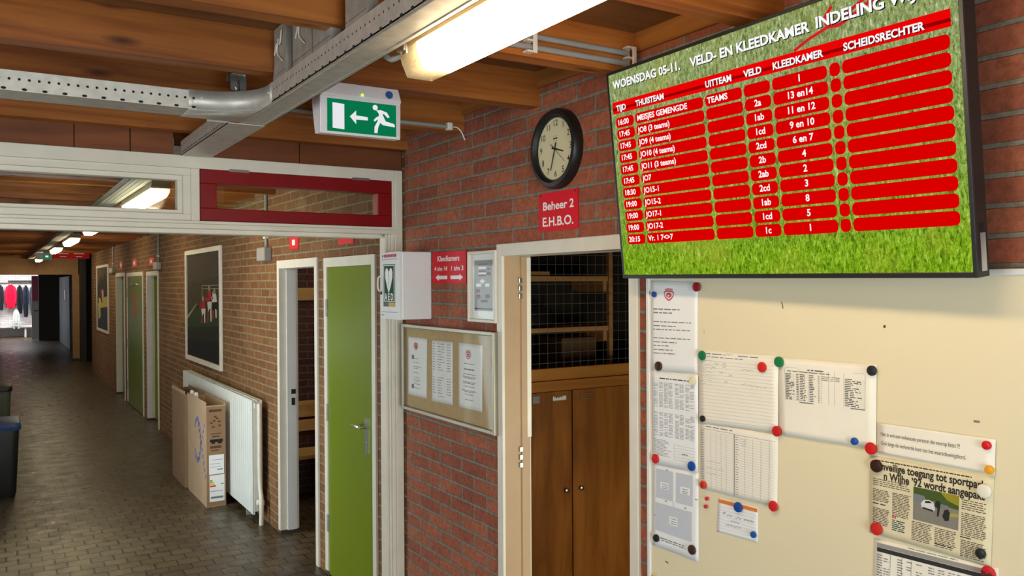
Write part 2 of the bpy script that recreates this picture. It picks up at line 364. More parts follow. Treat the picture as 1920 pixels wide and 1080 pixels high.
# left wall of the corridor, openings for daylight
w = MB(); y = YP+0.11
for a, b in ((5.3, 7.1), (10.2, 10.8), (12.7, 13.3), (17.9, 18.5), (28.8, 29.8)):
    w.wbox(-0.37, -0.25, y, a, 0, ZC); w.wbox(-0.37, -0.25, a, b, 2.2, ZC); y = b
w.wbox(-0.37, -0.25, y, 33, 0, ZC)
struct(w, 'wall_corridor_left', M['brick_corridor'])
def window(idx, x0, x1, y0, y1, z0, z1, mull):
    along_y = (x1-x0) < (y1-y0); fr = MB(); t = 0.06
    def bx(a0, a1, c0, c1):
        if along_y: fr.wbox(x0, x1, a0, a1, c0, c1)
        else: fr.wbox(a0, a1, y0, y1, c0, c1)
    a0, a1 = (y0, y1) if along_y else (x0, x1)
    bx(a0, a0+t, z0, z1); bx(a1-t, a1, z0, z1); bx(a0+t, a1-t, z0, z0+t); bx(a0+t, a1-t, z1-t, z1)
    for i in range(1, mull): c = a0+(a1-a0)*i/mull; bx(c-t/2, c+t/2, z0+t, z1-t)
    o = struct(fr, 'window_%d' % idx, M['white_cool']); p = MB()
    if along_y: p.wbox((x0+x1)/2-0.004, (x0+x1)/2+0.004, a0+t/2, a1-t/2, z0+t/2, z1-t/2)
    else: p.wbox(a0+t/2, a1-t/2, (y0+y1)/2-0.004, (y0+y1)/2+0.004, z0+t/2, z1-t/2)
    p.build('pane', M['glass'], o)
window(3, -0.34, -0.28, 5.3, 7.1, 0, 2.2, 2); window(4, -0.34, -0.28, 10.2, 10.8, 0, 2.2, 1); window(5, -0.34, -0.28, 12.7, 13.3, 0, 2.2, 1); window(10, -0.34, -0.28, 28.8, 29.8, 0, 2.2, 1); window(6, -0.34, -0.28, 17.9, 18.5, 0, 2.2, 1)  # the passage window is added to go with its extra light
# the hall: left and back walls
w = MB(); w.wbox(-3.12, -3.0, -3.1, -0.3, 0, ZC); w.wbox(-3.12, -3.0, 2.9, YP, 0, ZC); w.wbox(-3.12, -3.0, -0.3, 2.9, 0, 0.7); w.wbox(-3.12, -3.0, -0.3, 2.9, 2.3, ZC)
struct(w, 'wall_left', M['brick'])
w = MB(); w.wbox(-3.0, -1.0, -3.12, -3.0, 0, ZC); w.wbox(1.0, WX, -3.12, -3.0, 0, ZC); w.wbox(-1.0, 1.0, -3.12, -3.0, 2.2, ZC)
struct(w, 'wall_back', M['brick'])
window(7, -3.09, -3.03, -0.3, 2.9, 0.7, 2.3, 3); window(8, -1.0, 1.0, -3.09, -3.03, 0, 2.2, 2)
struct(MB().wbox(-3.0, -0.25, YP, YP+0.11, 0, ZC), 'wall_partition', M['brick'])
# joists (run across, X direction)
ys = [2.11, 2.69, 3.30, 3.90] + [3.90+0.6*i for i in range(1, 33)] + [2.11-0.6*i for i in range(1, 9)]
for yj in ys:
    x0, x1 = (-3.0, WX) if yj < 3.88 else (-0.25, XC)
    struct(MB().wbox(x0, x1, yj, yj+0.07, ZJ, ZC), 'ceiling_joist', M['joist'])
struct(MB().wbox(WX-0.012, WX, -3.0, 3.9, 2.627, ZC), 'trim_1', M['plate'])

# ------------------------------------------------------------------ partition with transom windows
HT = 2.462                                        # top of the head rail
def pxz(x, y, w=0.0): return FP.px(x, y, w)
zb_lip = 2.107
gx0 = 0.02 - 0.62                                 # the left light runs on out of the picture
head = MB()
head.box(FP, -0.25, 1.785, 2.405, HT, -0.11, 0)              # head
head.box(FP, -0.25, 1.785, zb_lip+0.045, 2.166, -0.11, 0)     # transom
head.box(FP, -0.25, 1.79, zb_lip+0.022, zb_lip+0.045, -0.11, 0.003)
head.box(FP, -0.25, 1.71, zb_lip, zb_lip+0.022, -0.11, -0.02)
head.box(FP, 0.775, 0.812, 2.166, 2.405, -0.11, 0)            # mullion between the lights
head.box(FP, -0.25, -0.19, 0, 2.405, -0.11, 0)                # left post
head.box(FP, 1.785, 1.826, 0, HT, -0.11, 0.0); head.box(FP, 1.768, 1.786, 2.15, 2.41, -0.11, -0.002)                 # right post, stepped towards the opening
head.box(FP, 1.768, 1.785, 0, 2.166, -0.11, -0.014)
head.box(FP, 1.757, 1.768, 0, 2.13, -0.11, -0.026)
head.box(FP, 1.742, 1.757, 0, 2.13, -0.11, -0.040)
struct(head, 'trim_2', M['white'], bevel=0.003)
# left light: white glazed sash
sash = MB()
for a, b, c, d, w1 in ((-0.19, 0.775, 2.372, 2.405, -0.012), (-0.19, 0.775, 2.166, 2.196, -0.012), (0.742, 0.775, 2.196, 2.372, -0.012), (-0.19, -0.157, 2.196, 2.372, -0.012),
                       (-0.157, 0.742, 2.350, 2.372, -0.028), (-0.157, 0.742, 2.196, 2.214, -0.028), (0.720, 0.742, 2.214, 2.350, -0.028)):
    sash.box(FP, a, b, c, d, -0.09, w1)
o = struct(sash, 'window_1', M['white'], bevel=0.002)
MB().box(FP, -0.16, 0.725, 2.21, 2.355, -0.062, -0.056).build('pane', M['glass'], o)
# right light: dark red casement
r = MB(); ru0, ru1, rv0, rv1 = 0.814, 1.768, 2.168, 2.404; gu0, gu1, gv0, gv1 = 0.888, 1.690, 2.226, 2.340
r.box(FP, ru0, ru1, gv1, rv1, -0.08, -0.006); r.box(FP, ru0, ru1, rv0, gv0, -0.08, -0.006); r.box(FP, ru0, gu0, gv0, gv1, -0.08, -0.006); r.box(FP, gu1, ru1, gv0, gv1, -0.08, -0.006)
o = struct(r, 'window_2', M['red_paint'], bevel=0.003)
MB().box(FP, gu0-0.005, gu1+0.005, gv0-0.005, gv1+0.005, -0.062, -0.057).build('pane', M['glass'], o)
for xh in (448, 676):
    u = FP.px(xh, 325)[0]; MB().box(FP, u-0.045, u+0.045, rv1-0.006, rv1+0.006, -0.02, 0.008).build('hinge', M['chrome'], o)
# boards above the partition
bd = MB()
for a, b in ((-0.25, 0.30), (0.304, 0.52), (0.524, 0.70), (0.87, 1.28), (1.284, 1.826)):
    bd.box(FP, a, b, HT, ZC, -0.06, -0.012)
struct(bd, 'wall_over_partition', M['plank'])

# ------------------------------------------------------------------ doors in the corridor wall
def lever(parent, fr, u, v, s=1, w=0.0):
    m = MB(); m.box(fr, u-0.017, u+0.017, v-0.16, v+0.05, w, w+0.008); m.lathe(fr, u, v, [(0.010, w+0.008), (0.010, w+0.05)], 14)
    m.tube([fr.P(u, v, w+0.05), fr.P(u-s*0.02, v, w+0.054), fr.P(u-s*0.07, v+0.002, w+0.052), fr.P(u-s*0.125, v-0.004, w+0.046)], 0.0085, 10)
    m.lathe(fr, u, v-0.09, [(0.008, w+0.008), (0.008, w+0.014)], 12)
    m.build('handle', M['chrome'], parent, smooth=True)
def door_frame(idx, y0, y1, zt, jd=0.13, mat='white'):
    f = MB(); t = 0.052; fr = FC
    f.box(fr, -y1, -y1+t, 0.03, zt, -jd, 0.014); f.box(fr, -y0-t, -y0, 0.0, zt, -jd, 0.014); f.box(fr, -y1+t, -y0-t, zt-t*1.15, zt, -jd, 0.014)
    o = struct(f, 'door_%d' % idx, M[mat], bevel=0.002)
    k = MB(); k.box(fr, -y1+0.002, -y1+t, 0, 0.03, -jd, 0.008); k.build('plinth', M['dark_wall'], o)
    return o
d = door_frame(1, *OP[0])                          # green flush door
a, b, zt = OP[0]
MB().box(FC, -b+0.053, -a-0.053, 0.012, zt-0.06, -0.045, 0.006).build('door_leaf', M['green'], d, bevel=0.002)
for v in (1.72, 1.05, 0.34):
    h = MB(); h.box(FC, -b+0.040, -b+0.060, v-0.055, v+0.055, 0.0, 0.018); h.build('hinge', M['steel_dark'], d, bevel=0.003)
lever(d, FC, -4.505, 1.05, 1, 0.006)
d = door_frame(2, *OP[1])                          # open doorway to the changing room
a, b, zt = OP[1]
m = MB(); m.box(FX(0), 0, 0, 0, 0, 0, 0)
jf = FY(b-0.0525)
m = MB(); m.box(jf, XC+0.072, XC+0.098, 0.965, 1.02, 0.016, 0.0185); m.box(jf, XC+0.070, XC+0.104, 1.05, 1.085, 0.016, 0.019); m.build('strike_plate', M['black'], d)
m = MB(); m.box(jf, XC+0.04, XC+0.11, 0.03, zt-0.07, 0.0, 0.016); m.build('door_stop', M['white_cool'], d)
d = door_frame(3, *OP[2]); a, b, zt = OP[2]
lf = MB(); hp = Vector((XC+0.09, b-0.07, 0)); dv = Vector((0.80, -0.60, 0)); nv = Vector((0.60, 0.80, 0))
fr = Frame(hp, dv, (0, 0, 1)); lf.box(fr, 0, 0.8, 0.012, zt-0.07, -0.02, 0.02); lf.build('door_leaf', M['green'], d)
d = door_frame(4, *OP[3]); a, b, zt = OP[3]
MB().box(FC, -b+0.053, -a-0.053, 0.012, zt-0.06, -0.045, 0.006).build('door_leaf', M['green_dark'], d)
for v in (1.75, 0.95, 0.3): MB().box(FC, -b+0.03, -b+0.075, v-0.07, v+0.07, 0.0, 0.02).build('hinge', M['steel_dark'], d)
m = MB()
for k, (du, dv_) in enumerate(((0, .0), (0.05, -.05), (0.0, -.1), (0.06, -.16), (0.02, -.22), (0.08, -.28))): m.box(FC, -13.75+du, -13.60+du, 1.70+dv_, 1.74+dv_, 0.006, 0.009)
m.build('red_sticker', M['red_sign'], d)
MB().box(FC, -14.0, -13.4, 1.88, 1.90, 0.006, 0.03).build('door_closer', M['chrome'], d)
d = door_frame(5, *OP[4]); a, b, zt = OP[4]
MB().box(FC, -b+0.053, -a-0.053, 0.012, zt-0.06, -0.12, -0.08).build('door_leaf', M['green_dark'], d)

# changing room behind the open doorway
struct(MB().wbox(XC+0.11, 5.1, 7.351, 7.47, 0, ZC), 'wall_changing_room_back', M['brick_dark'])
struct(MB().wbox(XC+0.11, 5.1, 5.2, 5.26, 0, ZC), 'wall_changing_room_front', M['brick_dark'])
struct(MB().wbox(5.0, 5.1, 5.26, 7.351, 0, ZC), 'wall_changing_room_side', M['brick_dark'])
FR_ = FY(7.35)
def on(yp, x, y): u, v = FY(yp).px(x, y); return u, v
x0, zt = on(7.33, 548, 540); _, zb = on(7.33, 548, 564)
t = thing('coat_rail', (3.3, 7.33, zb), 'pale wooden coat-hook board high on the dark brick wall inside the open doorway', 'coat rack')
MB().wbox(2.0, 4.9, 7.325, 7.35, zb, zt).build('backing_board', M['bench'], t, bevel=0.003)
for k in range(9):
    xk = 2.2+k*0.32; MB().tube([(xk, 7.325, zt-0.05), (xk, 7.27, zt-0.06), (xk, 7.25, zt-0.02)], 0.007, 8).build('hook', M['chrome'], t)
t = thing('changing_bench', (3.3, 7.1, 0), 'pale slatted wooden bench with back boards seen through the open doorway', 'bench')
_, s1 = on(7.31, 570, 752); _, s2 = on(7.31, 570, 782); _, s3 = on(7.31, 570, 787); _, s4 = on(7.31, 570, 808)
MB().wbox(2.0, 4.9, 7.31, 7.335, s2, s1).build('back_board', M['bench'], t, bevel=0.003)
MB().wbox(2.0, 4.9, 7.31, 7.335, s4, s3).build('back_board', M['bench'], t, bevel=0.003)
_, s5 = on(6.95, 570, 862)
MB().wbox(2.0, 4.9, 6.95, 7.30, s5, s5+0.035).build('seat', M['bench'], t, bevel=0.004)
for xk in (2.5, 3.6, 4.6):
    MB().wbox(xk, xk+0.05, 7.30, 7.35, 0.0, s1).build('leg', M['steel_dark'], t)
    MB().wbox(xk, xk+0.05, 7.02, 7.30, s5-0.05, s5).build('bracket', M['steel_dark'], t)
m = MB(); fs_ = []
for k, (zz, rx, ry) in enumerate(((0.0, .05, .12), (0.03, .052, .13), (0.07, .04, .09), (0.10, .035, .05))):
    fs_.append([Vector((2.55+rx*math.cos(a*math.pi/8), 6.9+ry*math.sin(a*math.pi/8), zz)) for a in range(16)])
m.loft(fs_).build('shoe', M['white_cool'], label='pale shoe on the floor under the changing-room bench', cat='shoe', smooth=True)

# ------------------------------------------------------------------ far end of the corridor
w = MB(); w.wbox(-0.25, XC, 23.4, 23.52, 2.15, ZC); w.wbox(1.70, 1.85, 23.4, 23.52, 0.05, 2.15)
struct(w, 'wall_end', M['tan'])
struct(MB().wbox(1.70, 1.85, 23.39, 23.53, 0, 0.06), 'baseboard_end', M['dark_wall'])
w = MB(); w.wbox(1.85, 1.97, 23.0, 24.0, 0, ZC); w.wbox(1.97, 3.2, 23.9, 24.0, 0, ZC); w.wbox(3.2, 3.3, 20.0, 24.0, 0, ZC); w.wbox(1.94, 3.2, 20.0, 20.1, 0, ZC)
struct(w, 'wall_recess', M['dark_wall'])
w = MB(); w.wbox(2.3, 2.42, 23.52, 33, 0, ZC); w.wbox(1.85, 2.3, 23.52, 23.6, 0, ZC)
w.wbox(-0.25, 0.22, 33.0, 33.12, 0, ZC); w.wbox(1.36, 2.3, 33.0, 33.12, 0, ZC); w.wbox(0.22, 1.36, 33.0, 33.12, 2.26, ZC)
struct(w, 'wall_passage', M['dark_wall'])
t = thing('passage_door', (1.25, 33.0, 0), 'white door leaf with pinkish top standing open beside the bright cloakroom', 'door')
MB().wbox(1.15, 1.36, 32.94, 32.99, 0.02, 2.22).build('door_leaf', M['white_cool'], t)
MB().wbox(1.17, 1.34, 32.93, 32.94, 1.35, 2.2).build('window_panel', solid((236, 120, 150)), t)
MB().tube([(1.33, 32.94, 1.02), (1.33, 32.88, 1.02), (1.22, 32.87, 1.02)], 0.014, 8).build('handle', M['black'], t)
t = thing('passage_door', (1.92, 29.4, 0), 'blue-grey door leaf folded back along the dark passage wall', 'door')
MB().wbox(1.90, 1.95, 27.3, 31.5, 0.02, 2.15).build('door_leaf', M['grey_door'], t)
MB().wbox(1.885, 1.90, 28.6, 29.1, 1.45, 1.75).build('notice', M['paper'], t)
w = MB(); w.wbox(-0.5, 3.0, 35.9, 36.0, 0, ZC); w.wbox(-0.5, -0.4, 33.1, 35.9, 0, ZC); w.wbox(2.9, 3.0, 33.1, 35.9, 0, ZC)
struct(w, 'wall_cloakroom', M['white_brick'])
t = thing('coat_rack', (0.8, 35.75, 1.95), 'long dark coat rail on the white cloakroom wall at the corridor end', 'coat rack')
MB().tube([(-0.3, 35.80, 1.99), (2.6, 35.80, 1.99)], 0.016, 10).build('rail', M['black'], t)
MB().wbox(0.5, 1.3, 35.86, 35.9, 2.02, 2.08).build('backing_board', M['dark_wall'], t)
for xk in (-0.2, 1.2, 2.5): MB().tube([(xk, 35.80, 1.99), (xk, 35.9, 2.02)], 0.012, 8).build('bracket', M['black'], t)
def coat(cx, wd, top, bot, mat, label, yb=35.70, cat='coat'):
    rings = []; rng = random.Random(int(cx*100))
    for i in range(13):
        f = i/12; z = top-(top-bot)*f
        hw = wd*(0.16+0.34*min(1, f*5)**0.7+0.05*math.sin(f*9+cx)); hd = 0.05+0.06*min(1, f*4)
        rings.append([Vector((cx+hw*math.cos(a*math.pi/10)*(1+0.10*math.sin(a*2.1+i*0.7)), yb+hd*math.sin(a*math.pi/10)*(1+0.25*math.sin(a*3+cx*7)), z+0.02*math.sin(a*1.3+cx)*f)) for a in range(20)])
    t = thing('coat', (cx, yb, bot), label, cat, 'coats on the cloakroom rail')
    MB().loft(rings[::-1]).build('body', mat, t, smooth=True)
    for s in (-1, 1):
        pts = [(cx+s*wd*0.36, yb, top-0.08), (cx+s*wd*0.52, yb-0.05, top-0.30), (cx+s*wd*0.54, yb-0.07, top-0.52), (cx+s*wd*0.48, yb-0.06, top-0.70)]
        MB().tube(pts, [0.13*wd+.012, 0.14*wd+.016, 0.13*wd+.012, 0.12*wd+.01], 10).build('sleeve', mat, t, smooth=True)
    MB().tube([(cx, yb, top-0.02), (cx, yb+0.01, top+0.03), (cx, yb+0.02, top+.05)], 0.006, 6).build('hanger_hook', M['chrome'], t)
dk = [solid((34, 36, 44)), solid((30, 32, 40)), solid((40, 46, 60)), solid((52, 56, 66))]
coat(0.25, 0.16, 1.93, 1.0, dk[0], 'black coat at the left end of the cloakroom rail', 35.66)
coat(0.58, 0.27, 1.93, 1.08, solid((214, 22, 62)), 'bright red jacket hanging on the cloakroom rail', 35.66)
coat(0.865, 0.13, 1.91, 0.86, dk[1], 'charcoal coat hanging right beside the red jacket', 35.66)
coat(1.06, 0.13, 1.90, 0.74, dk[2], 'dark blue coat hanging second to the right of the red jacket', 35.66)
coat(1.275, 0.12, 1.90, 0.80, dk[3], 'slate grey coat nearest the white door on the cloakroom rail', 35.66)
coat(0.74, 0.15, 1.02, 0.50, solid((206, 214, 206)), 'pale garment hanging low under the red jacket', yb=35.25, cat='garment')
t = thing('cloakroom_bench', (0.8, 35.6, 0), 'low white bench under the coats in the bright cloakroom', 'bench')
MB().wbox(-0.3, 2.4, 35.35, 35.85, 0.36, 0.42).build('seat', M['white_cool'], t)
for xk in (-0.2, 1.0, 2.2): MB().wbox(xk, xk+0.06, 35.4, 35.8, 0, 0.36).build('leg', M['white_cool'], t)
# red banner board and exit sign hung in the corridor
u0, v1 = FY(20.05).px(98, 472); u1, v0 = FY(20.05).px(168, 485)
t = thing('banner_board', ((u0+u1)/2, 20.05, v0), 'long red board with white lettering across the far end of the corridor ceiling', 'sign')
MB().wbox(u0, u1, 20.05, 20.09, v0, v1+0.02).build('panel', M['red_sign'], t)
m = MB(); f20 = FY(20.05)
for cx, n in ((u0+0.2, 5), (u0+0.50, 5)):
    for k, (hh, yy) in enumerate(((0.018, 0.095), (0.014, 0.035))):
        m.box(f20, cx-0.10+0.04*k, cx+0.10-0.04*k, v0+yy, v0+yy+hh, 0.001, 0.003)
m.build('lettering', M['ink_white'], t)
for xx in (u0+0.05, u1-0.05): MB().tube([(xx, 20.07, v1), (xx, 20.07, 2.69)], 0.004, 6).build('hanger', M['steel'], t)
# ================================================================== CEILING SERVICES
def holes(mb, fr, u0, u1, v, step, r, w, mi=1, su=1.0):
    n = int(abs(u1-u0)/step)
    for i in range(n+1):
        u = u0+(u1-u0)*i/max(n, 1); mb.lathe(fr, u, v, [(r, w-0.0004), (r, w+0.0004)], 8, mi, su, 1.0)
ZT = 2.46; TX0, TX1 = 0.770, 0.866                 # tray underside and its two sides
t = thing('cable_tray', (0.82, 1.0, ZT), 'perforated grey steel cable tray running from the lamp towards the partition', 'cable tray')
main_tray = t; tr = MB(); FT = FX(TX0)
tr.wbox(TX0, TX1, -3.0, 3.99, ZT, ZT+0.003); tr.wbox(TX0, TX0+0.002, -3.0, 2.70, ZT, ZT+0.062); tr.wbox(TX1-0.002, TX1, -3.0, 3.99, ZT, ZT+0.062)
tr.wbox(TX0+0.012, TX0+0.016, -3.0, 3.99, ZT-0.002, ZT); tr.wbox(TX1-0.016, TX1-0.012, -3.0, 3.99, ZT-0.002, ZT)
holes(tr, FT, -2.66, -0.2, ZT+0.037, 0.028, 0.0032, 0.0003, 1, 0.6); holes(tr, FT, -2.66, -0.2, ZT+0.003, 0.056, 0.0048, 0.0003, 1, 1.5)
holes(tr, FZ, TX0+0.05, TX0+0.05, 3.65, 1, 0.008, ZT-0.0005, 1, 1.0)
tr.build('tray', [M['steel'], M['hole']], t)
tl = MB(); FTL = FX(0.728)
tl.wbox(0.728, 0.86, 3.10, 3.985, ZT-0.004, ZT-0.001); tl.wbox(0.728, 0.730, 3.10, 3.985, ZT-0.004, ZT+0.06)
holes(tl, FTL, -3.95, -3.15, ZT+0.008, 0.026, 0.0045, 0.0003); holes(tl, FTL, -3.95, -3.15, ZT+0.04, 0.05, 0.002, 0.0003)
tl.wbox(0.70, 0.712, 3.10, 3.30, ZT+.03, 2.56); tl.wbox(0.66, 0.74, 3.12, 3.124, ZT+.0, 2.56)
tl.build('tail_section', [M['steel'], M['hole']], t)
cb = MB()
for k, (x, r_) in enumerate(((0.79, .007), (0.805, .006), (0.82, .008), (0.838, .006))):
    cb.tube([(x, -2.9, ZT+0.012), (x+0.006, 0, ZT+0.012), (x, 2.0, ZT+0.013), (x+0.004, 3.9, ZT+0.012)], r_, 8)
cb.build('cables', M['grey_pipe'], t)
# branch tray with curved elbow
t = thing('branch_cable_tray', (0.2, 2.99, ZT), 'perforated steel cable tray branching off to the left below the joists', 'cable tray')
b_ = MB(); FB = FY(2.92)
b_.wbox(-3.0, 0.585, 2.92, 3.07, ZT, ZT+0.003); b_.wbox(-3.0, 0.585, 2.92, 2.922, ZT, ZT+0.06); b_.wbox(-3.0, 0.74, 3.068, 3.07, ZT, ZT+0.06)
b_.wbox(-3.0, 0.585, 2.917, 2.92, ZT-0.002, ZT+0.004)
holes(b_, FB, -0.4, 0.575, ZT+0.034, 0.0262, 0.0042, 0.0003); holes(b_, FB, -0.4, 0.575, ZT+0.004, 0.052, 0.0042, 0.0032, 1, 1.8)
b_.build('tray', [M['steel'], M['hole']], t)
el = MB(); n = 14; cx, cy, rr = 0.585, 2.735, 0.185; ring_o = [(cx+rr*math.sin(i/n*math.pi/2), cy+rr*math.cos(i/n*math.pi/2)) for i in range(n+1)]
pts = [(0.56, 2.9195)]+ring_o+[(0.7695, 2.69)]
el.add([Vector((x, y, z)) for x, y in pts for z in (ZT-0.001, ZT+0.063)], [(2*i, 2*i+2, 2*i+3, 2*i+1) for i in range(len(pts)-1)])
el.add([Vector((x, y, ZT-0.001)) for x, y in pts]+[Vector((0.7695, 3.07, ZT-0.001)), Vector((0.56, 3.07, ZT-0.001))], [tuple(range(len(pts)+2))])
for x, y in ((0.60, 2.917), (0.768, 2.72)): el.lathe(FB if x < 0.7 else FT, x if x < 0.7 else -y, ZT+0.035, [(0.004, 0.001), (0.004, 0.005)] if x < 0.7 else [(0.004, 0.0), (0.004, 0.006)], 10)
e = el.build('elbow', M['steel'], t, smooth=True)
sm = e.modifiers.new('solid', 'SOLIDIFY'); sm.thickness = 0.002
# hanger clip on joist above the branch tray
(u0, v1), (u1, v0) = FY(3.0).px(431, 137), FY(3.0).px(460, 172)
t = thing('tray_hanger', ((u0+u1)/2, 3.0, v0), 'small bent steel hanger clip above the curved corner of the branch tray', 'bracket')
m = MB(); m.wbox(u0, u1, 2.998, 3.001, v0, v1); m.wbox(u0, u1, 2.985, 2.998, v1-0.003, v1); m.wbox(u0, u0+0.003, 2.985, 2.998, v0, v1); m.wbox(u1-0.003, u1, 2.985, 2.998, v0, v1)
m.wbox(u0+0.015, u1-0.015, 3.001, 3.05, v1-0.02, v1); m.wbox(u0, u1, 3.04, 3.05, v1-0.02, ZC)
m.build('plate', M['chrome'], t)
m = MB(); c = (u0+u1)/2; m.tube([(c, 2.99, v0+0.035), (c, 2.985, v0-0.02), (c, 2.985, ZT+0.05)], 0.004, 8); m.lathe(FY(2.998), c, v0+0.012, [(0.009, 0), (0.009, 0.008)], 6); m.build('bolt', M['chrome'], t)
# bent-up tray panels standing on the main tray
PAN = [(2.66, 2.535, 2.682, 'leftmost bent-up grey tray panel with a white cable tie, standing on the cable tray'),
       (2.466, 2.296, 2.672, 'second bent-up grey tray panel from the left, cable tie near its top'),
       (2.285, 2.14, 2.672, 'third bent-up grey tray panel from the left, tucked under the joist'),
       (2.03, 1.885, 2.672, 'bent-up grey tray panel nearest the lamp, in front of the joist')]
for k, (ya, yb, zt, lab) in enumerate(PAN):
    m = MB(); m.wbox(TX0+0.0005, TX0+0.003, yb, ya, ZT+0.062, zt); m.wbox(TX0+0.003, TX0+0.03, ya-0.002, ya, ZT+0.062, zt); m.wbox(TX0+0.003, TX0+0.03, yb, yb+0.002, ZT+0.062, zt)
    holes(m, FT, -ya+0.008, -yb-0.008, ZT+0.075, 0.010, 0.0014, 0.0)
    pn = m.build('bent_up_panel', [M['steel_dark'], M['hole']], main_tray, label=lab)
    if k < 2:
        c = MB(); yc = (ya+yb)/2
        c.tube([(TX0-0.002, yc+0.05, 2.60), (TX0-0.007, yc+0.01, 2.625), (TX0-0.006, yc-0.02, 2.62), (TX0-0.004, yc-0.03, 2.66)], 0.0022, 6, smooth=4)
        c.tube([(TX0-0.004, yc, 2.64), (TX0-0.006, yc+0.012, 2.60), (TX0-0.004, yc-0.035, 2.565)], 0.002, 6, smooth=4)
        c.build('cable_tie', M['plastic_white'], pn)
m = MB(); m.tube([(0.80, 2.50, ZT+0.02), (0.80, 2.505, 2.58), (0.80, 2.52, 2.68)], 0.006, 8, smooth=5)
m.build('riser_cable', M['grey_pipe'], label='grey cable rising between the two leftmost tray panels', cat='cable', smooth=True)
m = MB(); m.tube([(0.781, 2.70, ZT+0.02), (0.782, 2.69, 2.56), (0.788, 2.675, 2.66)], 0.005, 8, smooth=5)
m.build('riser_cable', M['grey_pipe'], label='grey cable rising left of the leftmost tray panel', cat='cable', smooth=True)

# ------------------------------------------------------------------ tube lamps
def tube_lamp(x, y0, y1, zt, label, group, lit, big=False, cord=True):
    t = thing('tube_lamp', (x, (y0+y1)/2, zt-0.115), label, 'lamp', group)
    def prof(pr, ya, yb, name, mat, bev=0):
        MB().loft([[Vector((x+u, ya, zt+v)) for u, v in pr], [Vector((x+u, yb, zt+v)) for u, v in pr]]).build(name, mat, t, bevel=bev)
    h1, h2, h3, h4 = (-.066, -.080, -.108, -.145) if big else (-.045, -.060, -.085, -.115)
    prof([(-.052, 0), (.052, 0), (.058, h1), (-.058, h1)], y1, y0, 'housing', M['lamp_body'])
    prof([(-.064, h1), (.064, h1), (.062, h2), (-.062, h2)], y1+0.012, y0-0.012, 'rim', M['lamp_body'], 0.002)
    dp = [(-.057, h2), (.057, h2), (.053, h3), (.036, h4), (-.036, h4), (-.053, h3)]
    e = 0.10 if big else 0.04
    prof(dp, y1-e, y0+e, 'diffuser', M[lit])
    for a, b in ((y1-e, y1), (y0, y0+e)):
        d_ = MB(); R1 = [Vector((x+u, a, zt+v)) for u, v in dp]; R2 = [Vector((x+u, b, zt+v)) for u, v in dp]
        d_.loft([R2, R1] if False else [R1, R2], cap=False)
        far = R2 if (b == y1) else R1; d_.add(far, [tuple(range(6))]); d_.build('end_cap', M['prism'], t)
    if big:
        for yy in (y1-0.05, y0+0.42, y0+0.05):
            for s in (-1, 1):
                c = MB(); c.wbox(x+s*0.066-0.002, x+s*0.066+0.002, yy-0.012, yy+0.012, zt-0.098, zt-0.03); c.wbox(x+s*0.070-0.003, x+s*0.070+0.003, yy-0.008, yy+0.008, zt-0.09, zt-0.04); c.build('clip', M['chrome'], t)
        if not cord: return t
        c = MB(); c.tube([(x-0.03, y1+0.012, zt-0.07), (x-0.055, y1+0.06, zt-0.085), (x-0.075, y1+0.09, zt-0.05), (TX1-0.012, y1+0.06, zt-0.02)], 0.008, 10, smooth=6); c.build('cord', M['grey_pipe'], t, smooth=True)
    return t
tube_lamp(0.965, 0.53, 2.00, ZJ, 'large glowing tube lamp under the joists beside the television', None, 'lamp_on', True)
tube_lamp(-0.40, -1.72, -0.25, ZJ, 'added unseen tube lamp under the hall ceiling nearest the glazed back door', 'added hall tube lamps', 'lamp_added_hall', True, False)  # added behind the viewer to brighten the hall and the store doorway
tube_lamp(-1.30, 1.35, 2.82, ZJ, 'added unseen tube lamp under the hall ceiling left of the partition windows', 'added hall tube lamps', 'lamp_added_hall', True, False)  # added out of view to brighten the brick wall and partition
tube_lamp(3.6, 5.6, 7.0, 2.68, 'added unseen tube lamp inside the changing room behind the open doorway', None, 'lamp_added_changing')  # added to brighten the changing room, the fitting itself is never seen
names = ['tube lamp seen glowing through the glass of the left transom window', 'tube lamp just below the transom rail, nearest in the corridor', 'second tube lamp below the transom rail, towards the corridor end',
         'third tube lamp below the transom rail, above the corridor exit sign', 'tube lamp just beyond the exit sign in the corridor', 'last and smallest tube lamp at the far end of the corridor']
for k, yf in enumerate((7.23, 10.6, 13.7, 16.9, 19.6, 22.9)):
    tube_lamp(0.93, yf-1.47, yf, ZJ, names[k], 'corridor tube lamps', 'lamp_corr')
# corridor tray
t = thing('corridor_cable_tray', (0.78, 12, ZT), 'grey steel cable tray along the corridor ceiling beside the tube lamps', 'cable tray')
c = MB(); c.wbox(0.72, 0.84, 4.12, 23.3, ZT+0.056, ZT+0.059); c.wbox(0.72, 0.722, 4.12, 23.3, ZT+0.056, ZT+0.095); c.wbox(0.838, 0.84, 4.12, 23.3, ZT+0.056, ZT+0.095); c.build('tray', M['steel_dark'], t)
c = MB()
for x in (0.75, 0.78, 0.81): c.tube([(x, 4.2, ZT+0.063), (x, 23.2, ZT+0.063)], 0.009, 8)
c.build('cables', M['grey_pipe'], t)

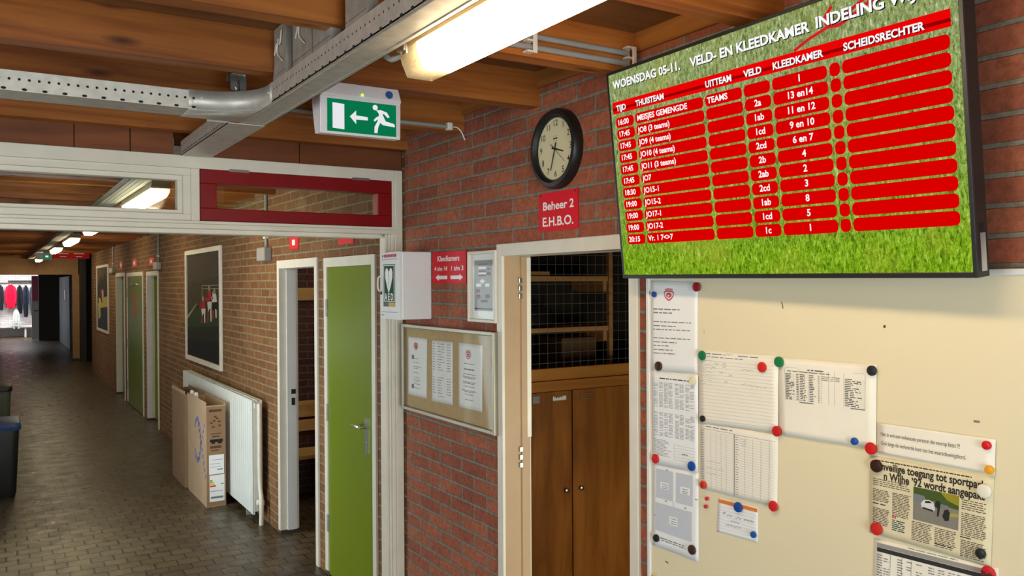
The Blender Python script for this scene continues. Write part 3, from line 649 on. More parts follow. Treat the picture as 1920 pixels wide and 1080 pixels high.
# ------------------------------------------------------------------ exit signs
def exit_sign(y, px_, label, flip, top):
    pass
YS = 2.70; FS = FY(YS)
s_ = 0.8385
def e_(x, y): return FS.px(x, y)
t = thing('exit_sign', (1.09, YS, 2.36), 'green illuminated exit sign with running man and left arrow, hung under a joist', 'exit sign')
gtl, gtr, gbr, gbl = e_(616, 183), e_(743.7, 198.7), e_(741.5, 257), e_(612, 244)
gu0, gu1 = (gtl[0]+gbl[0])/2, (gtr[0]+gbr[0])/2; gv1, gv0 = (gtl[1]+gtr[1])/2, (gbl[1]+gbr[1])/2
m = MB()
pr = [(0.075, ZJ), (0.0, ZJ), (-0.012, ZJ-0.045), (-0.002, gv1+0.005), (0.000, gv0-0.008), (0.055, gv0-0.004), (0.085, gv1), (0.085, ZJ-0.03)]
def prof_x(u, sc): return [Vector((u, YS+0.006+a, b)) for a, b in pr]
c0 = (gv0+gv1)/2
m.loft([[Vector((gu0-0.006-0.028*(1-abs(b-c0)/0.16), YS+0.006+a, b)) for a, b in pr], prof_x(gu0-0.006, 1), prof_x(gu1+0.006, 1), [Vector((gu1+0.006+0.022*(1-abs(b-c0)/0.16), YS+0.006+a, b)) for a, b in pr]])
m.build('housing', M['exit_body'], t, bevel=0.003)
FE = Frame((0, YS+0.0025, 0), (1, 0, 0), (0, 0, 1))
MB().box(FE, gu0, gu1, gv0, gv1, 0, 0.003).build('sign_panel', M['exit_green'], t)
gw, gh = gu1-gu0, gv1-gv0
def eg(a, b): return gu0+gw*a, gv0+gh*b
m = MB()
def epoly(pts): m.prism(FE, [eg(a, b) for a, b in pts], 0.0034, 0.0042)
epoly([(.07, .10), (.235, .08), (.235, .86), (.07, .88)])
epoly([(.315, .50), (.405, .70), (.405, .55), (.575, .53), (.575, .43), (.405, .42), (.405, .28)])
cx, cy = eg(.685, .86); m.lathe(FE, cx, cy, [(gh*.085, .0034), (gh*.085, .0042)], 18)
epoly([(.70, .78), (.77, .80), (.86, .74), (.90, .60), (.87, .57), (.82, .68), (.79, .68), (.84, .46), (.97, .40), (.98, .30), (.80, .33), (.76, .40), (.73, .26), (.715, .06), (.67, .06), (.675, .26), (.72, .44), (.72, .50), (.68, .42), (.66, .46), (.70, .56), (.74, .60), (.74, .68)])
m.build('pictogram', M['exit_white'], t)
u, v = e_(678, 179); MB().lathe(Frame((0, YS-0.0065, 0), (1, 0, 0), (0, 0, 1)), u, v, [(0.0045, 0), (0.0045, 0.003)], 12).build('status_light', M['led'], t)
u, v = e_(728.5, 179); MB().lathe(Frame((0, YS-0.0065, 0), (1, 0, 0), (0, 0, 1)), u, v, [(0.013, 0), (0.013, 0.002)], 20).build('round_sticker', M['blue_label'], t)
u0, v1 = FY(17.95).px(69, 474); u1, v0 = FY(17.95).px(98, 487)
t = thing('exit_sign', ((u0+u1)/2, 18, v0), 'small green and white exit sign among the far corridor lamps', 'exit sign')
MB().wbox(u0, u1, 17.96, 18.06, v0, v1).build('housing', M['exit_body'], t, bevel=0.006)
MB().wbox(u0+0.10, u1-0.03, 17.955, 17.96, v0+0.02, v1-0.03).build('sign_panel', M['exit_green'], t)
MB().wbox(u0+0.14, u0+0.19, 17.953, 17.955, v0+0.045, v1-0.05).build('pictogram', M['exit_white'], t)
MB().wbox((u0+u1)/2-0.02, (u0+u1)/2+0.02, 17.98, 18.04, v1, ZC).build('hanger', M['exit_body'], t)

# conduits on the joists
t = thing('conduit_pair', (1.5, 2.09, 2.58), 'pair of grey conduit pipes in white clips on a joist left of the television', 'conduit')
for z in (2.614, 2.581): MB().tube([(1.0, 2.095, z), (1.755, 2.095, z)], 0.0095, 12).build('pipe', M['grey_pipe'], t, smooth=True)
for x in (1.378, 1.764):
    c = MB(); c.wbox(x-0.008, x+0.008, 2.104, 2.11, 2.563, 2.632); c.wbox(x, x+0.014, 2.076, 2.082, 2.560, 2.634)
    for z in (2.632, 2.598, 2.565): c.wbox(x-0.020, x+0.008, 2.080, 2.106, z-0.003, z+0.003)
    c.build('clip', M['plastic_white'], t, bevel=0.001)
t = thing('conduit', (1.4, 3.285, 2.566), 'single grey conduit pipe with a loose wire end above the red brick wall', 'conduit')
MB().tube([(0.9, 3.288, 2.568), (1.735, 3.288, 2.568)], 0.009, 12).build('pipe', M['grey_pipe'], t, smooth=True)
MB().tube([(1.735, 3.288, 2.568), (1.765, 3.28, 2.566), (1.785, 3.275, 2.545), (1.798, 3.27, 2.512)], 0.003, 8, smooth=6).build('wire', M['plastic_white'], t)
MB().wbox(1.715, 1.739, 3.272, 3.30, 2.552, 2.585).build('clip', M['plastic_white'], t, bevel=0.003)
# switch boxes with conduit on the corridor wall
def switch(y0, y1, z0, z1, label, dark=False):
    t = thing('switch_box', (XC, (y0+y1)/2, z0), label, 'switch', 'conduit boxes above the corridor doors')
    MB().wbox(XC-0.06, XC, y0, y1, z0, z1).build('box', M['grey_plastic'] if not dark else M['steel_dark'], t, bevel=0.008)
    yc = (y0+y1)/2; MB().tube([(XC-0.012, yc, z1), (XC-0.012, yc, 2.68)], 0.012, 10).build('pipe', M['grey_pipe'], t, smooth=True)
    MB().wbox(XC-0.03, XC, yc-0.025, yc+0.025, z1+0.07, z1+0.085).build('clip', M['plastic_white'], t)
switch(6.42, 6.64, 2.055, 2.16, 'pale switch box with a conduit left of the open doorway')
switch(11.35, 11.62, 2.07, 2.17, 'dark switch box with a conduit above the light green doors', True)
switch(15.95, 16.45, 2.09, 2.18, 'small pale switch box beside the farther framed poster')
# number signs above corridor doors
SG = [(544, 444, 561, 466, 'small red number sign above the open dark doorway'), (635, 445, 664, 456, 'red number sign above the near green door, partly behind the rail'),
      (280, 484, 289, 497, 'small red sign above the nearest of the far green doors'), (249, 487, 257, 500, 'small red sign above the closed olive green door'), (225, 491, 230, 504, 'small red sign above the farthest corridor door')]
for xa, ya, xb, yb, lab in SG:
    (u0, v1), (u1, v0) = FC.px(xa, ya), FC.px(xb, yb)
    if v1-v0 < 0.09: v1 = v0+0.12
    t = thing('number_sign', (XC, -(u0+u1)/2, v0), lab, 'sign', 'number signs above the corridor doors')
    MB().box(FC, u0, u1, v0, v1, 0, 0.005).build('plate', M['red_sign'], t)
    MB().box(FC, u0+(u1-u0)*0.30, u0+(u1-u0)*0.62, v0+(v1-v0)*0.3, v0+(v1-v0)*0.72, 0.005, 0.006).build('number', M['ink_white'], t)

def quad_uv(fr, c, w=0.0): return [fr.px(x, y, w) for x, y in c]       # tl tr br bl
def bil(q, s, t):                                                       # s right, t down
    a, b, c, d = q; return tuple((a[i]*(1-s)+b[i]*s)*(1-t)+(d[i]*(1-s)+c[i]*s)*t for i in (0, 1))
def mapq(fr, q, w): return lambda s, t: fr.P(*bil(q, s, t), w)
def rectq(q):   # averaged rectangle
    u0 = (q[0][0]+q[3][0])/2; u1 = (q[1][0]+q[2][0])/2; v1 = (q[0][1]+q[1][1])/2; v0 = (q[2][1]+q[3][1])/2; return u0, u1, v0, v1
# ------------------------------------------------------------------ printed matter helpers
def crest(mb, mp, cx, cy, sw, sh, mi=0, seed=1):     # a shield outline with a ring and a ball, in sheet coordinates
    P = [(-.5, -.32), (-.3, -.46), (0, -.5), (.3, -.46), (.5, -.32), (.46, .05), (.25, .35), (0, .55), (-.25, .35), (-.46, .05), (-.5, -.32)]
    stroke(mb, mp, [(cx+a*sw, cy+b*sh) for a, b in P], sw*.09, mi)
    stroke(mb, mp, [(cx+sw*.27*math.cos(k*math.pi/5), cy-sh*.04+sh*.22*math.sin(k*math.pi/5)) for k in range(11)], sw*.07, mi)
    stroke(mb, mp, [(cx-.25*sw, cy-.05*sh), (cx, cy-.15*sh), (cx+.22*sw, cy+.05*sh), (cx, cy+.2*sh)], sw*.1, mi)
    stroke(mb, mp, [(cx-.42*sw, cy-.62*sh), (cx-.2*sw, cy-.70*sh), (cx+.2*sw, cy-.70*sh), (cx+.42*sw, cy-.62*sh)], sw*.07, mi)
def words(mb, mp, s0, s1, t, h, rng, fill=1.0, mi=0, mean=0.06):
    s = s0; end = s0+(s1-s0)*fill
    while s < end-0.005:
        l = min(end-s, mean*rng.uniform(.4, 1.6)); mb.quad(mp(s, t+h/2), mp(s+l, t+h/2), mp(s+l, t-h/2), mp(s, t-h/2), mi); s += l+mean*.22
def lines(mb, mp, s0, s1, t0, t1, n, h, rng, mi=0, mean=0.06, lo=.5):
    for k in range(n): words(mb, mp, s0, s1, t0+(t1-t0)*k/max(n-1, 1), h, rng, rng.uniform(lo, 1.0), mi, mean)
def hl(mb, mp, s0, s1, t, h, mi=0): mb.quad(mp(s0, t+h/2), mp(s1, t+h/2), mp(s1, t-h/2), mp(s0, t-h/2), mi)
def vl(mb, mp, s, t0, t1, w_, mi=0): mb.quad(mp(s-w_/2, t1), mp(s+w_/2, t1), mp(s+w_/2, t0), mp(s-w_/2, t0), mi)
def sheet(fr, corners, w, name, mat, lab, cat, group=None, curl=0.0, seed=0, thick=0.0004):
    q = quad_uv(fr, corners, w)
    def surf(s, t):
        return w+curl*(0.35*math.sin(3.1*s+seed)*math.sin(2.3*t+seed*1.7)**2+0.8*max(0, t-.72)**2*(0.5+0.5*math.sin(4*s+seed))*6)+curl*0.25
    def mp(off): return lambda s, t: fr.P(*bil(q, s, t), surf(s, t)+off)
    c = fr.P(*bil(q, .5, 1), w); t_ = thing(name, c, lab, cat, group)
    m = MB(); n = 12; g = mp(0); vs_ = [g(i/n, j/n) for j in range(n+1) for i in range(n+1)]
    m.add(vs_, [(j*(n+1)+i, (j+1)*(n+1)+i, (j+1)*(n+1)+i+1, j*(n+1)+i+1) for j in range(n) for i in range(n)])
    o = m.build('sheet', mat, t_, smooth=True)
    sm_ = o.modifiers.new('solid', 'SOLIDIFY'); sm_.thickness = thick; sm_.offset = -1
    return t_, mp(0.0005), q

# ================================================================== WALL THINGS IN THE HALL
# clock
cu, cv = FW.px(1036.5, 278.5, 0.03); R_ = 0.150
t = thing('wall_clock', (WX, -cu, cv-R_), 'round black-rimmed wall clock with cream face on the brick wall', 'clock')
MB().ring(FW, cu, cv, [(R_, 0.0), (R_, 0.022), (R_-0.008, 0.036), (R_-0.022, 0.038), (R_-0.034, 0.026), (R_-0.036, 0.0)], 64).build('rim', M['black'], t, smooth=True)
MB().lathe(FW, cu, cv, [(R_-0.03, 0.004), (R_-0.03, 0.018)], 64).build('dial', M['clock_face'], t)
m = MB(); rn = R_-0.055
for k in range(1, 13):
    a = math.pi/2-k*math.pi/6; m.text(str(k), at(FW, cu+rn*math.cos(a), cv+rn*math.sin(a)-0.009, 0.0186), 0.033, 'c', 0.005)
m.box(FW, cu-0.016, cu+0.016, cv+0.030, cv+0.0305, 0.0184, 0.0188); m.box(FW, cu-0.016, cu+0.016, cv+0.048, cv+0.0485, 0.0184, 0.0188); words(m, at(FW, cu, cv+.039, 0.0186), -.013, .013, 0, .006, random.Random(2), 1, 0, .008)
m.build('numerals', M['ink'], t)
def hand(ang, l, wd, tail, name, w):
    a = math.radians(90-ang); d = (math.cos(a), math.sin(a)); n_ = (-d[1], d[0])
    pts = [(cu-d[0]*tail+n_[0]*wd, cv-d[1]*tail+n_[1]*wd), (cu-d[0]*tail-n_[0]*wd, cv-d[1]*tail-n_[1]*wd), (cu+d[0]*l-n_[0]*wd*.5, cv+d[1]*l-n_[1]*wd*.5), (cu+d[0]*l+n_[0]*wd*.5, cv+d[1]*l+n_[1]*wd*.5)]
    MB().prism(FW, pts, w, w+0.0012).build(name, M['ink'], t)
hand(106, 0.055, 0.004, 0.022, 'hour_hand', 0.0195); hand(199, 0.085, 0.003, 0.024, 'minute_hand', 0.0212); hand(130, 0.085, 0.0009, 0.03, 'second_hand', 0.0228)
MB().lathe(FW, cu, cv, [(R_-0.032, 0.0265), (R_-0.032, 0.0275)], 48).build('cover_glass', M['acrylic'], t)

def red_plate(c, name, lab):
    u0, u1, v0, v1 = rectq(quad_uv(FW, c)); t = thing(name, (WX, -(u0+u1)/2, v0), lab, 'sign')
    MB().box(FW, u0, u1, v0, v1, 0.001, 0.005).build('plate', M['red_sign'], t); return t, u0, u1, v0, v1
t, u0, u1, v0, v1 = red_plate([(1012.7, 364.6), (1085.7, 352), (1085.7, 427), (1012.7, 436)], 'room_sign', 'red sign reading Beheer 2 E.H.B.O. below the clock')
uw, vh = u1-u0, v1-v0; m = MB()
m.text('Beheer 2', at(FW, u0+uw*.10, v0+vh*.55, 0.0054), vh*.30, 'l', 0.022, 0.03, sx=uw*.80/(glyphs('Beheer 2', 0.022)[2]*vh*.30)); m.text('E.H.B.O.', at(FW, u0+uw*.09, v0+vh*.13, 0.0054), vh*.33, 'l', 0.022, 0.0, sx=uw*.80/(glyphs('E.H.B.O.', 0.022)[2]*vh*.33))
m.build('lettering', M['ink_white'], t)
m = MB()
for a, b in ((.05, .94), (.93, .94)): m.lathe(FW, u0+uw*a, v0+vh*b, [(0.004, 0.005), (0.003, 0.007)], 10)
m.build('screws', M['ink'], t)
t, u0, u1, v0, v1 = red_plate([(812, 472.4), (875.4, 470), (875.4, 531.5), (812.8, 531.5)], 'direction_sign', 'red Kleedkamers direction sign with two white arrows beside the defibrillator cabinet')
uw, vh = u1-u0, v1-v0; m = MB()
def fit(txt, a, b, y, h, bold=0.02): m.text(txt, at(FW, u0+uw*a, v0+vh*y, 0.0054), vh*h, 'l', bold, 0, sx=uw*(b-a)/(glyphs(txt, bold)[2]*vh*h))
fit('Kleedkamers', .16, .82, .70, .24); fit('4 t/m 14', .07, .46, .40, .20); fit('1 t/m 3', .56, .93, .40, .20)
for sg, c0_ in ((1, .28), (-1, .74)):
    m.prism(FW, [(u0+uw*(c0_+sg*a*.36), v0+vh*(.19+b)) for a, b in ((-.5, .0), (-.22, .10), (-.22, .055), (.5, .055), (.5, -.055), (-.22, -.055), (-.22, -.10))], 0.0051, 0.0056)
m.build('lettering', M['ink_white'], t)
# framed evacuation plan
q = quad_uv(FW, [(876.8, 471.8), (928.5, 468.5), (929, 606.5), (876, 603)], 0.02); u0, u1, v0, v1 = rectq(q); uw, vh = u1-u0, v1-v0
t = thing('framed_plan', (WX, -(u0+u1)/2, v0), 'narrow white frame with a grey safety plan left of the door', 'picture frame')
m = MB(); b = 0.014
m.box(FW, u0, u0+b, v0, v1, 0, 0.022); m.box(FW, u1-b, u1, v0, v1, 0, 0.022); m.box(FW, u0+b, u1-b, v1-b, v1, 0, 0.022); m.box(FW, u0+b, u1-b, v0, v0+b, 0, 0.022); m.build('frame', M['white'], t, bevel=0.003)
MB().box(FW, u0+b, u1-b, v0+b, v1-b, 0.002, 0.008).build('mount', M['white_cool'], t)
m = MB(); g0, g1, h0, h1 = u0+uw*.18, u0+uw*.82, v0+vh*.16, v0+vh*.87; gw_, gh_ = g1-g0, h1-h0
m.box(FW, g0, g1, h0, h1, 0.008, 0.009, 0)
def pl(a, b, c, d, mi): m.box(FW, g0+gw_*a, g0+gw_*c, h0+gh_*(1-d), h0+gh_*(1-b), 0.009, 0.0096, mi)
for k in range(26): pl(.22+.02*k, .075, .232+.02*k, .085, 3)
for a, b, c, d, mi in ((.25, .13, .66, .17, 2), (.25, .20, .66, .235, 1), (.25, .245, .66, .275, 2), (.25, .285, .66, .32, 1), (.70, .16, .90, .195, 1), (.70, .23, .92, .30, 1), (.10, .46, .38, .52, 2), (.62, .46, .84, .52, 2),
                       (.12, .57, .32, .64, 1), (.14, .68, .34, .76, 1), (.62, .67, .84, .75, 1), (.36, .78, .74, .83, 1), (0, .945, 1, .97, 3)): pl(a, b, c, d, mi)
m.prism(FW, [(g0+gw_*.46+gw_*.15*math.cos(k*math.pi/2), h0+gh_*.585+gh_*.05*math.sin(k*math.pi/2)) for k in range(4)], 0.0096, 0.010, 2)
m.build('plan_sheet', [solid((160, 158, 156)), solid((112, 66, 62)), M['ink_white'], M['ink']], t)
MB().box(FW, u0+.013, u1-.013, v0+.013, v1-.013, 0.012, 0.014).build('glass', M['acrylic'], t)

# defibrillator cabinet
XA = 1.643; FA = FX(XA); ay0, ay1, az0, az1 = 3.633, 3.872, 1.700, 2.025
t = thing('defibrillator_cabinet', (1.73, 3.75, az0), 'white metal AED defibrillator cabinet with green heart label on the wall', 'cabinet')
MB().wbox(XA+0.012, WX-0.001, ay0, ay1, az0, az1).build('body', M['white_cool'], t, bevel=0.004)
a0, a1 = -ay1+0.004, -ay0-0.004; aw, ah = a1-a0, az1-az0
m = MB(); m.box(FA, a0, a1, az0, az0+ah*.10, -0.012, 0); m.box(FA, a0, a1, az1-ah*.10, az1, -0.012, 0); m.box(FA, a0, a0+aw*.05, az0+ah*.1, az1-ah*.1, -0.012, 0); m.box(FA, a1-aw*.10, a1, az0+ah*.1, az1-ah*.1, -0.012, 0); m.build('front_frame', M['white_cool'], t)
dr = MB().box(FA, a0+aw*.055, a1-aw*.105, az0+ah*.105, az1-ah*.105, -0.012, 0.002).build('door', M['white_cool'], t, bevel=0.002)
l0, l1, w0, w1 = a0+aw*.19, a1-aw*.22, az0+ah*.185, az1-ah*.18; lw, lh = l1-l0, w1-w0
m = MB(); m.box(FA, l0, l1, w0, w1, 0.002, 0.0032, 0); m.box(FA, l0+lw*.04, l1-lw*.04, w0+lh*.12, w1-lh*.02, 0.0032, 0.0036, 1); m.box(FA, l0+lw*.08, l1-lw*.08, w0+lh*.135, w1-lh*.035, 0.0036, 0.004, 0); m.box(FA, l0+lw*.45, l1, w0, w0+lh*.10, 0.0032, 0.0036, 2); m.box(FA, l0, l0+lw*.45, w0, w0+lh*.10, 0.0032, 0.0036, 3)
m.build('label', [M['aed_green'], M['ink_white'], M['yellow'], M['black']], dr)
m = MB(); hc, hv = l0+lw*.50, w0+lh*.62
def hp(a, b): return hc+a*lw*.34, hv+b*lh*.30
m.prism(FA, [hp(*p) for p in ((-.05, -1), (-.55, -.35), (-.92, .25), (-.95, .65), (-.7, .95), (-.35, .95), (-.06, .68), (-.16, .35), (.0, .1), (-.16, -.2), (-.02, -.5))], 0.0041, 0.0046)
m.prism(FA, [hp(*p) for p in ((.0, -1), (.06, -.5), (-.06, -.2), (.12, .1), (-.04, .35), (.06, .68), (.35, .95), (.7, .95), (.95, .65), (.92, .25), (.55, -.35))], 0.0041, 0.0046)
m.text('A E D', at(FA, l0+lw*.13, w0+lh*.16, 0.0043), lh*.22, 'l', 0.03, 0, sx=lw*.74/(glyphs('A E D', .03)[2]*lh*.22)); m.build('lettering', M['ink_white'], dr)
m = MB(); rg = random.Random(5)
words(m, lambda a_, b_: FA.P(a0+aw*a_, az1-ah*b_, 0.0006), .20, .84, .052, .045, rg, 1, 0, .045)
hx_, hv_ = a0+aw*.13, az1-ah*.055; m.prism(FA, [(hx_, hv_-.009), (hx_+.009, hv_+.002), (hx_+.006, hv_+.008), (hx_, hv_+.004), (hx_-.006, hv_+.008), (hx_-.009, hv_+.002)], .0003, .0008)
m.box(FA, a0+aw*.05, a0+aw*.18, az0+ah*.05, az0+ah*.062, 0, 0.0006); m.build('red_lettering', M['ink_red'], t)
m = MB(); hu = a0+aw*.075; m.tube([FA.P(hu, az0+ah*.42, 0.002), FA.P(hu, az0+ah*.44, 0.02), FA.P(hu, az0+ah*.62, 0.02), FA.P(hu, az0+ah*.64, 0.002)], 0.004, 8, smooth=3); m.build('handle', M['white_cool'], dr, smooth=True)
MB().box(FA, hu-0.006, hu+0.006, az0+ah*.365, az0+ah*.41, 0.002, 0.008).build('latch', M['black'], dr)

# glazed notice board
w_ = 0.030; q = quad_uv(FW, [(753, 607), (927.5, 623), (927, 817.5), (751.7, 766)], w_); u0, u1, v0, v1 = rectq(q)
t = thing('notice_board', (WX, -(u0+u1)/2, v0), 'glazed cork notice board in an aluminium frame with three white sheets', 'notice board')
MB().box(FW, u0+.01, u1-.01, v0+.01, v1-.01, 0.002, 0.012).build('cork_panel', M['cork'], t)
m = MB(); b = 0.018; m.box(FW, u0, u0+b, v0, v1, 0, w_); m.box(FW, u1-b, u1, v0, v1, 0, w_+.004); m.box(FW, u0+b, u1-b, v1-b, v1, 0, w_); m.box(FW, u0+b, u1-b, v0, v0+b, 0, w_); m.build('frame', M['alu'], t, bevel=0.003)
MB().box(FW, u0+b, u1-b, v0+b, v1-b, 0.022, 0.024).build('cover', M['acrylic'], t)
rg = random.Random(3); NB = 'sheets in the glazed notice board'
t, g, q = sheet(FW, [(765.6, 631), (800.6, 635), (800, 747.6), (765.6, 739)], 0.0135, 'notice_sheet', M['paper'], 'leftmost sheet in the glazed notice board, with small sketches and a red crest', 'paper', NB)
m = MB(); crest(m, g, .42, .16, .22, .09); m.build('crest', M['ink_red'], t)
m = MB(); 
for tt in (.34, .84): hl(m, g, .20, .32, tt, .07)
for k, tt in enumerate((.36, .43, .50, .53, .60, .68, .72, .75, .79, .86)): words(m, g, .3, .3+rg.uniform(.2, .4), tt, .009, rg, 1, 0, .08)
m.build('print', M['ink_grey'], t)
t, g, q = sheet(FW, [(810, 638), (848.5, 641.4), (848.5, 759.7), (810, 751.7)], 0.0135, 'notice_sheet', M['paper'], 'middle sheet in the glazed notice board, a long printed price list', 'paper', NB)
m = MB()
for k in range(20):
    tt = .05+k*.042
    if k in (11, 12): continue
    words(m, g, .06, .06+rg.uniform(.06, .14), tt, .010, rg, 1, 0, .08); words(m, g, .28, .28+rg.uniform(.15, .35), tt, .010, rg, 1, 0, .09); words(m, g, .74, .92, tt+.004, .010, rg, 1, 0, .1)
words(m, g, .3, .6, .90, .008, rg); m.build('print', M['ink_grey'], t)
t, g, q = sheet(FW, [(860, 642), (904.4, 647.5), (903.9, 773), (860.3, 762.6)], 0.0135, 'notice_sheet', M['paper'], 'rightmost sheet in the glazed notice board, centred text under a red crest', 'paper', NB)
m = MB(); crest(m, g, .42, .18, .22, .10); m.build('crest', M['ink_red'], t)
m = MB()
for tt, hw in ((.31, .22), (.39, .24), (.40, .2), (.47, .26), (.51, .30), (.53, .22), (.59, .28), (.61, .25), (.66, .24), (.72, .30), (.74, .2), (.78, .18), (.86, .18)): words(m, g, .46-hw, .46+hw, tt, .011, rg, 1, 0, .09)
m.build('print', M['ink_grey'], t)

# ------------------------------------------------------------------ doorway with the store behind
t_ = 0.045
fr_ = MB(); jy = 0.085
fr_.box(FW, du0, du0+t_, 0, DZT, -0.13, 0.012); fr_.box(FW, du1-t_, du1, 0, DZT, -0.13, 0.012); fr_.box(FW, du0+t_, du1-t_, DZT-t_*1.15, DZT, -0.13, 0.012)
dd = struct(fr_, 'door_6', M['white'], bevel=0.003)
jf = FY(-(du0+t_)-0.0)                            # left jamb face, seen from the hall
MB().box(jf, WX-0.0, WX+0.078, 0, DZT-t_*1.15-.001, 0, 0.0012).build('jamb_face', M['beige'], dd)
MB().box(jf, WX+0.078, WX+0.118, 0, DZT-t_*1.15-.001, 0, 0.010).build('door_stop', M['beige'], dd)
for zc in (1.85, 1.14):
    m = MB()
    for k in range(3): m.box(jf, WX+0.066, WX+0.082, zc-0.045+k*0.033, zc-0.045+k*0.033+0.022, 0.001, 0.012)
    m.build('hinge', M['chrome'], dd, bevel=0.002)
lf = MB(); hx, hy = WX+0.125, -(du0+t_)-0.012
frl = Frame((hx, hy, 0), (0.10, 0.995, 0), (0, 0, 1)); z0l = jf.px(985, 872)[1]
lf.box(frl, 0.0, 0.80, 1.22, DZT-t_*1.15-.004, -0.040, 0); o = lf.build('upper_door_leaf', M['white'], dd, bevel=0.002)
m = MB(); m.box(Frame((hx, hy-0.001, 0), (1, 0, 0), (0, 0, 1)), 0.004, 0.038, 1.36, 1.39, 0, 0.003); m.build('lock_plate', M['black'], o)

YCB = 3.95; FB_ = FY(YCB)
ul, zr1 = FB_.px(985, 690); ur, zr0 = FB_.px(1179, 722); zr0 = FB_.px(1085, 729)[1]; zr1 = FB_.px(1085, 687)[1]; zmid = FB_.px(1085, 709)[1]
xs = FB_.px(1073, 830)[0]
# store room shell
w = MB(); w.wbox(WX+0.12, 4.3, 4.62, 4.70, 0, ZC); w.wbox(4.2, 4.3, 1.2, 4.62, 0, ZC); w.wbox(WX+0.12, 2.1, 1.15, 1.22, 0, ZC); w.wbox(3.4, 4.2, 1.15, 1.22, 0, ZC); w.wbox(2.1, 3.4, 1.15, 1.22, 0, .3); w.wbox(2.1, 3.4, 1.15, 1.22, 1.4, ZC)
window(9, 2.1, 3.4, 1.16, 1.21, 0.3, 1.4, 2)  # unseen window added for the extra light on the cupboard
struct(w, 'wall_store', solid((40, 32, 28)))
t = thing('store_cupboard', (3.0, YCB, 0), 'stained plywood double cupboard with a wire mesh front above, inside the doorway', 'cupboard')
MB().wbox(2.0, 4.15, YCB+0.03, YCB+0.045, 0, zr0).build('backing', M['plywood'], t)
def cdoor(x0, x1, kx, plate):
    d_ = MB().wbox(x0, x1, YCB, YCB+0.02, 0.06, zr0-0.004).build('cupboard_door', M['plywood'], t, bevel=0.002)
    kz = FB_.px(1075, 916)[1]; MB().lathe(FB_, kx, kz, [(0.008, 0), (0.008, 0.010), (0.014, 0.014), (0.014, 0.022), (0.008, 0.026)], 20).build('knob', M['chrome'], d_, smooth=True)
    a, b_, c, e = plate; m = MB(); m.box(FB_, a, b_, c, c+.004, 0, .004); m.box(FB_, a, b_, e-.004, e, 0, .004); m.box(FB_, a, a+.004, c, e, 0, .004); m.box(FB_, b_-.004, b_, c, e, 0, .004); m.build('label_holder', M['alu'], d_)
    return d_
p1 = FB_.px(1035, 753), FB_.px(1062, 740); p2 = FB_.px(1087, 749), FB_.px(1113, 736)
kx1, kx2 = FB_.px(1060, 918)[0], FB_.px(1088, 915)[0]
d1 = cdoor(2.12, xs-0.003, kx1, (p1[0][0], p1[1][0], p1[0][1], p1[1][1])); d2 = cdoor(xs+0.006, 3.75, kx2, (p2[0][0], p2[1][0], p2[0][1], p2[1][1]))
m = MB(); m.box(FB_, p1[0][0]+.004, p1[1][0]-.004, p1[0][1]+.004, p1[1][1]-.004, .0005, .002, 0); stroke(m, at(FB_, p1[0][0]+.016, p1[0][1]+.024, .0024), [(0, 0), (.008, .006), (.014, -.006), (.024, .008), (.030, -.004), (.040, .006), (.050, -.002), (.058, .010)], .005, 1); m.build('name_card', [M['paper_warm'], M['ink']], d1)
MB().wbox(2.0, 4.15, YCB-0.012, YCB+0.03, zr0, zmid-0.003).build('rail', M['rail'], t, bevel=0.002)
MB().wbox(2.0, 4.15, YCB-0.004, YCB+0.03, zmid, zr1).build('rail', M['rail'], t, bevel=0.002)
wm = MB(); zt = 2.55
ux = FB_.px(1007, 560)[0]-FB_.px(991, 560)[0]
x = 2.25
while x < 3.9: wm.tube([(x, YCB+0.012, zr1), (x, YCB+0.012, zt)], 0.0012, 6); x += ux
z = zr1+0.03
while z < zt: wm.tube([(2.2, YCB+0.009, z), (3.9, YCB+0.009, z)], 0.0012, 6); z += ux*0.98
wm.build('wire_mesh', solid((112, 110, 106)), t)
FSH = FY(4.25); sx1, sz1 = FSH.px(1140, 518); _, sz0 = FSH.px(1140, 527); _, s2a = FSH.px(1135, 611); _, s2b = FSH.px(1135, 619); pxx = FSH.px(1140, 560)[0]
for za, zb in ((sz0, sz1), (s2b, s2a)):
    s_o = MB().wbox(2.25, sx1, 4.25, 4.6, za, zb).build('shelf', M['shelf'], t)
    MB().wbox(sx1-0.035, sx1-0.005, 4.26, 4.6, za-0.07, za).build('bracket', M['shelf'], s_o)
MB().wbox(sx1, sx1+0.03, 4.24, 4.27, zr1-0.2, ZC).build('post', M['shelf'], t)
# things on the shelves
b0 = FSH.px(1062, 690); b1 = FSH.px(1132, 626)
MB().wbox(b0[0], b1[0]-0.02, 4.30, 4.58, 1.25, b1[1]-.02).build('storage_box', solid((98, 74, 52)), bevel=0.004, label='dim brown box behind the wire mesh under the lower shelf', cat='box')
rings = []
for k, (zz, rx, ry) in enumerate(((s2a+.004, .17, .12), (s2a+.03, .2, .14), (s2a+.10, .19, .13), (s2a+.15, .12, .09), (s2a+.17, .05, .05))): rings.append([Vector((2.86+rx*math.cos(a*math.pi/10)*(1+.1*math.sin(a*3)), 4.43+ry*math.sin(a*math.pi/10), zz+.01*math.sin(a*2.)*(k > 0))) for a in range(20)])
tb = thing('sports_bag', (2.86, 4.43, s2a), 'dark bag lying on the lower shelf behind the wire mesh', 'bag')
MB().loft(rings).build('body', M['black'], tb, smooth=True)
MB().tube([(2.74, 4.36, s2a+.12), (2.78, 4.33, s2a+.21), (2.92, 4.33, s2a+.21), (2.97, 4.36, s2a+.12)], .01, 8, smooth=5).build('strap', M['black'], tb)
MB().wbox(2.3, 2.95, 4.28, 4.58, sz1, sz1+.03).build('spare_board', M['shelf'], label='short board lying on the upper shelf behind the wire mesh', cat='board')

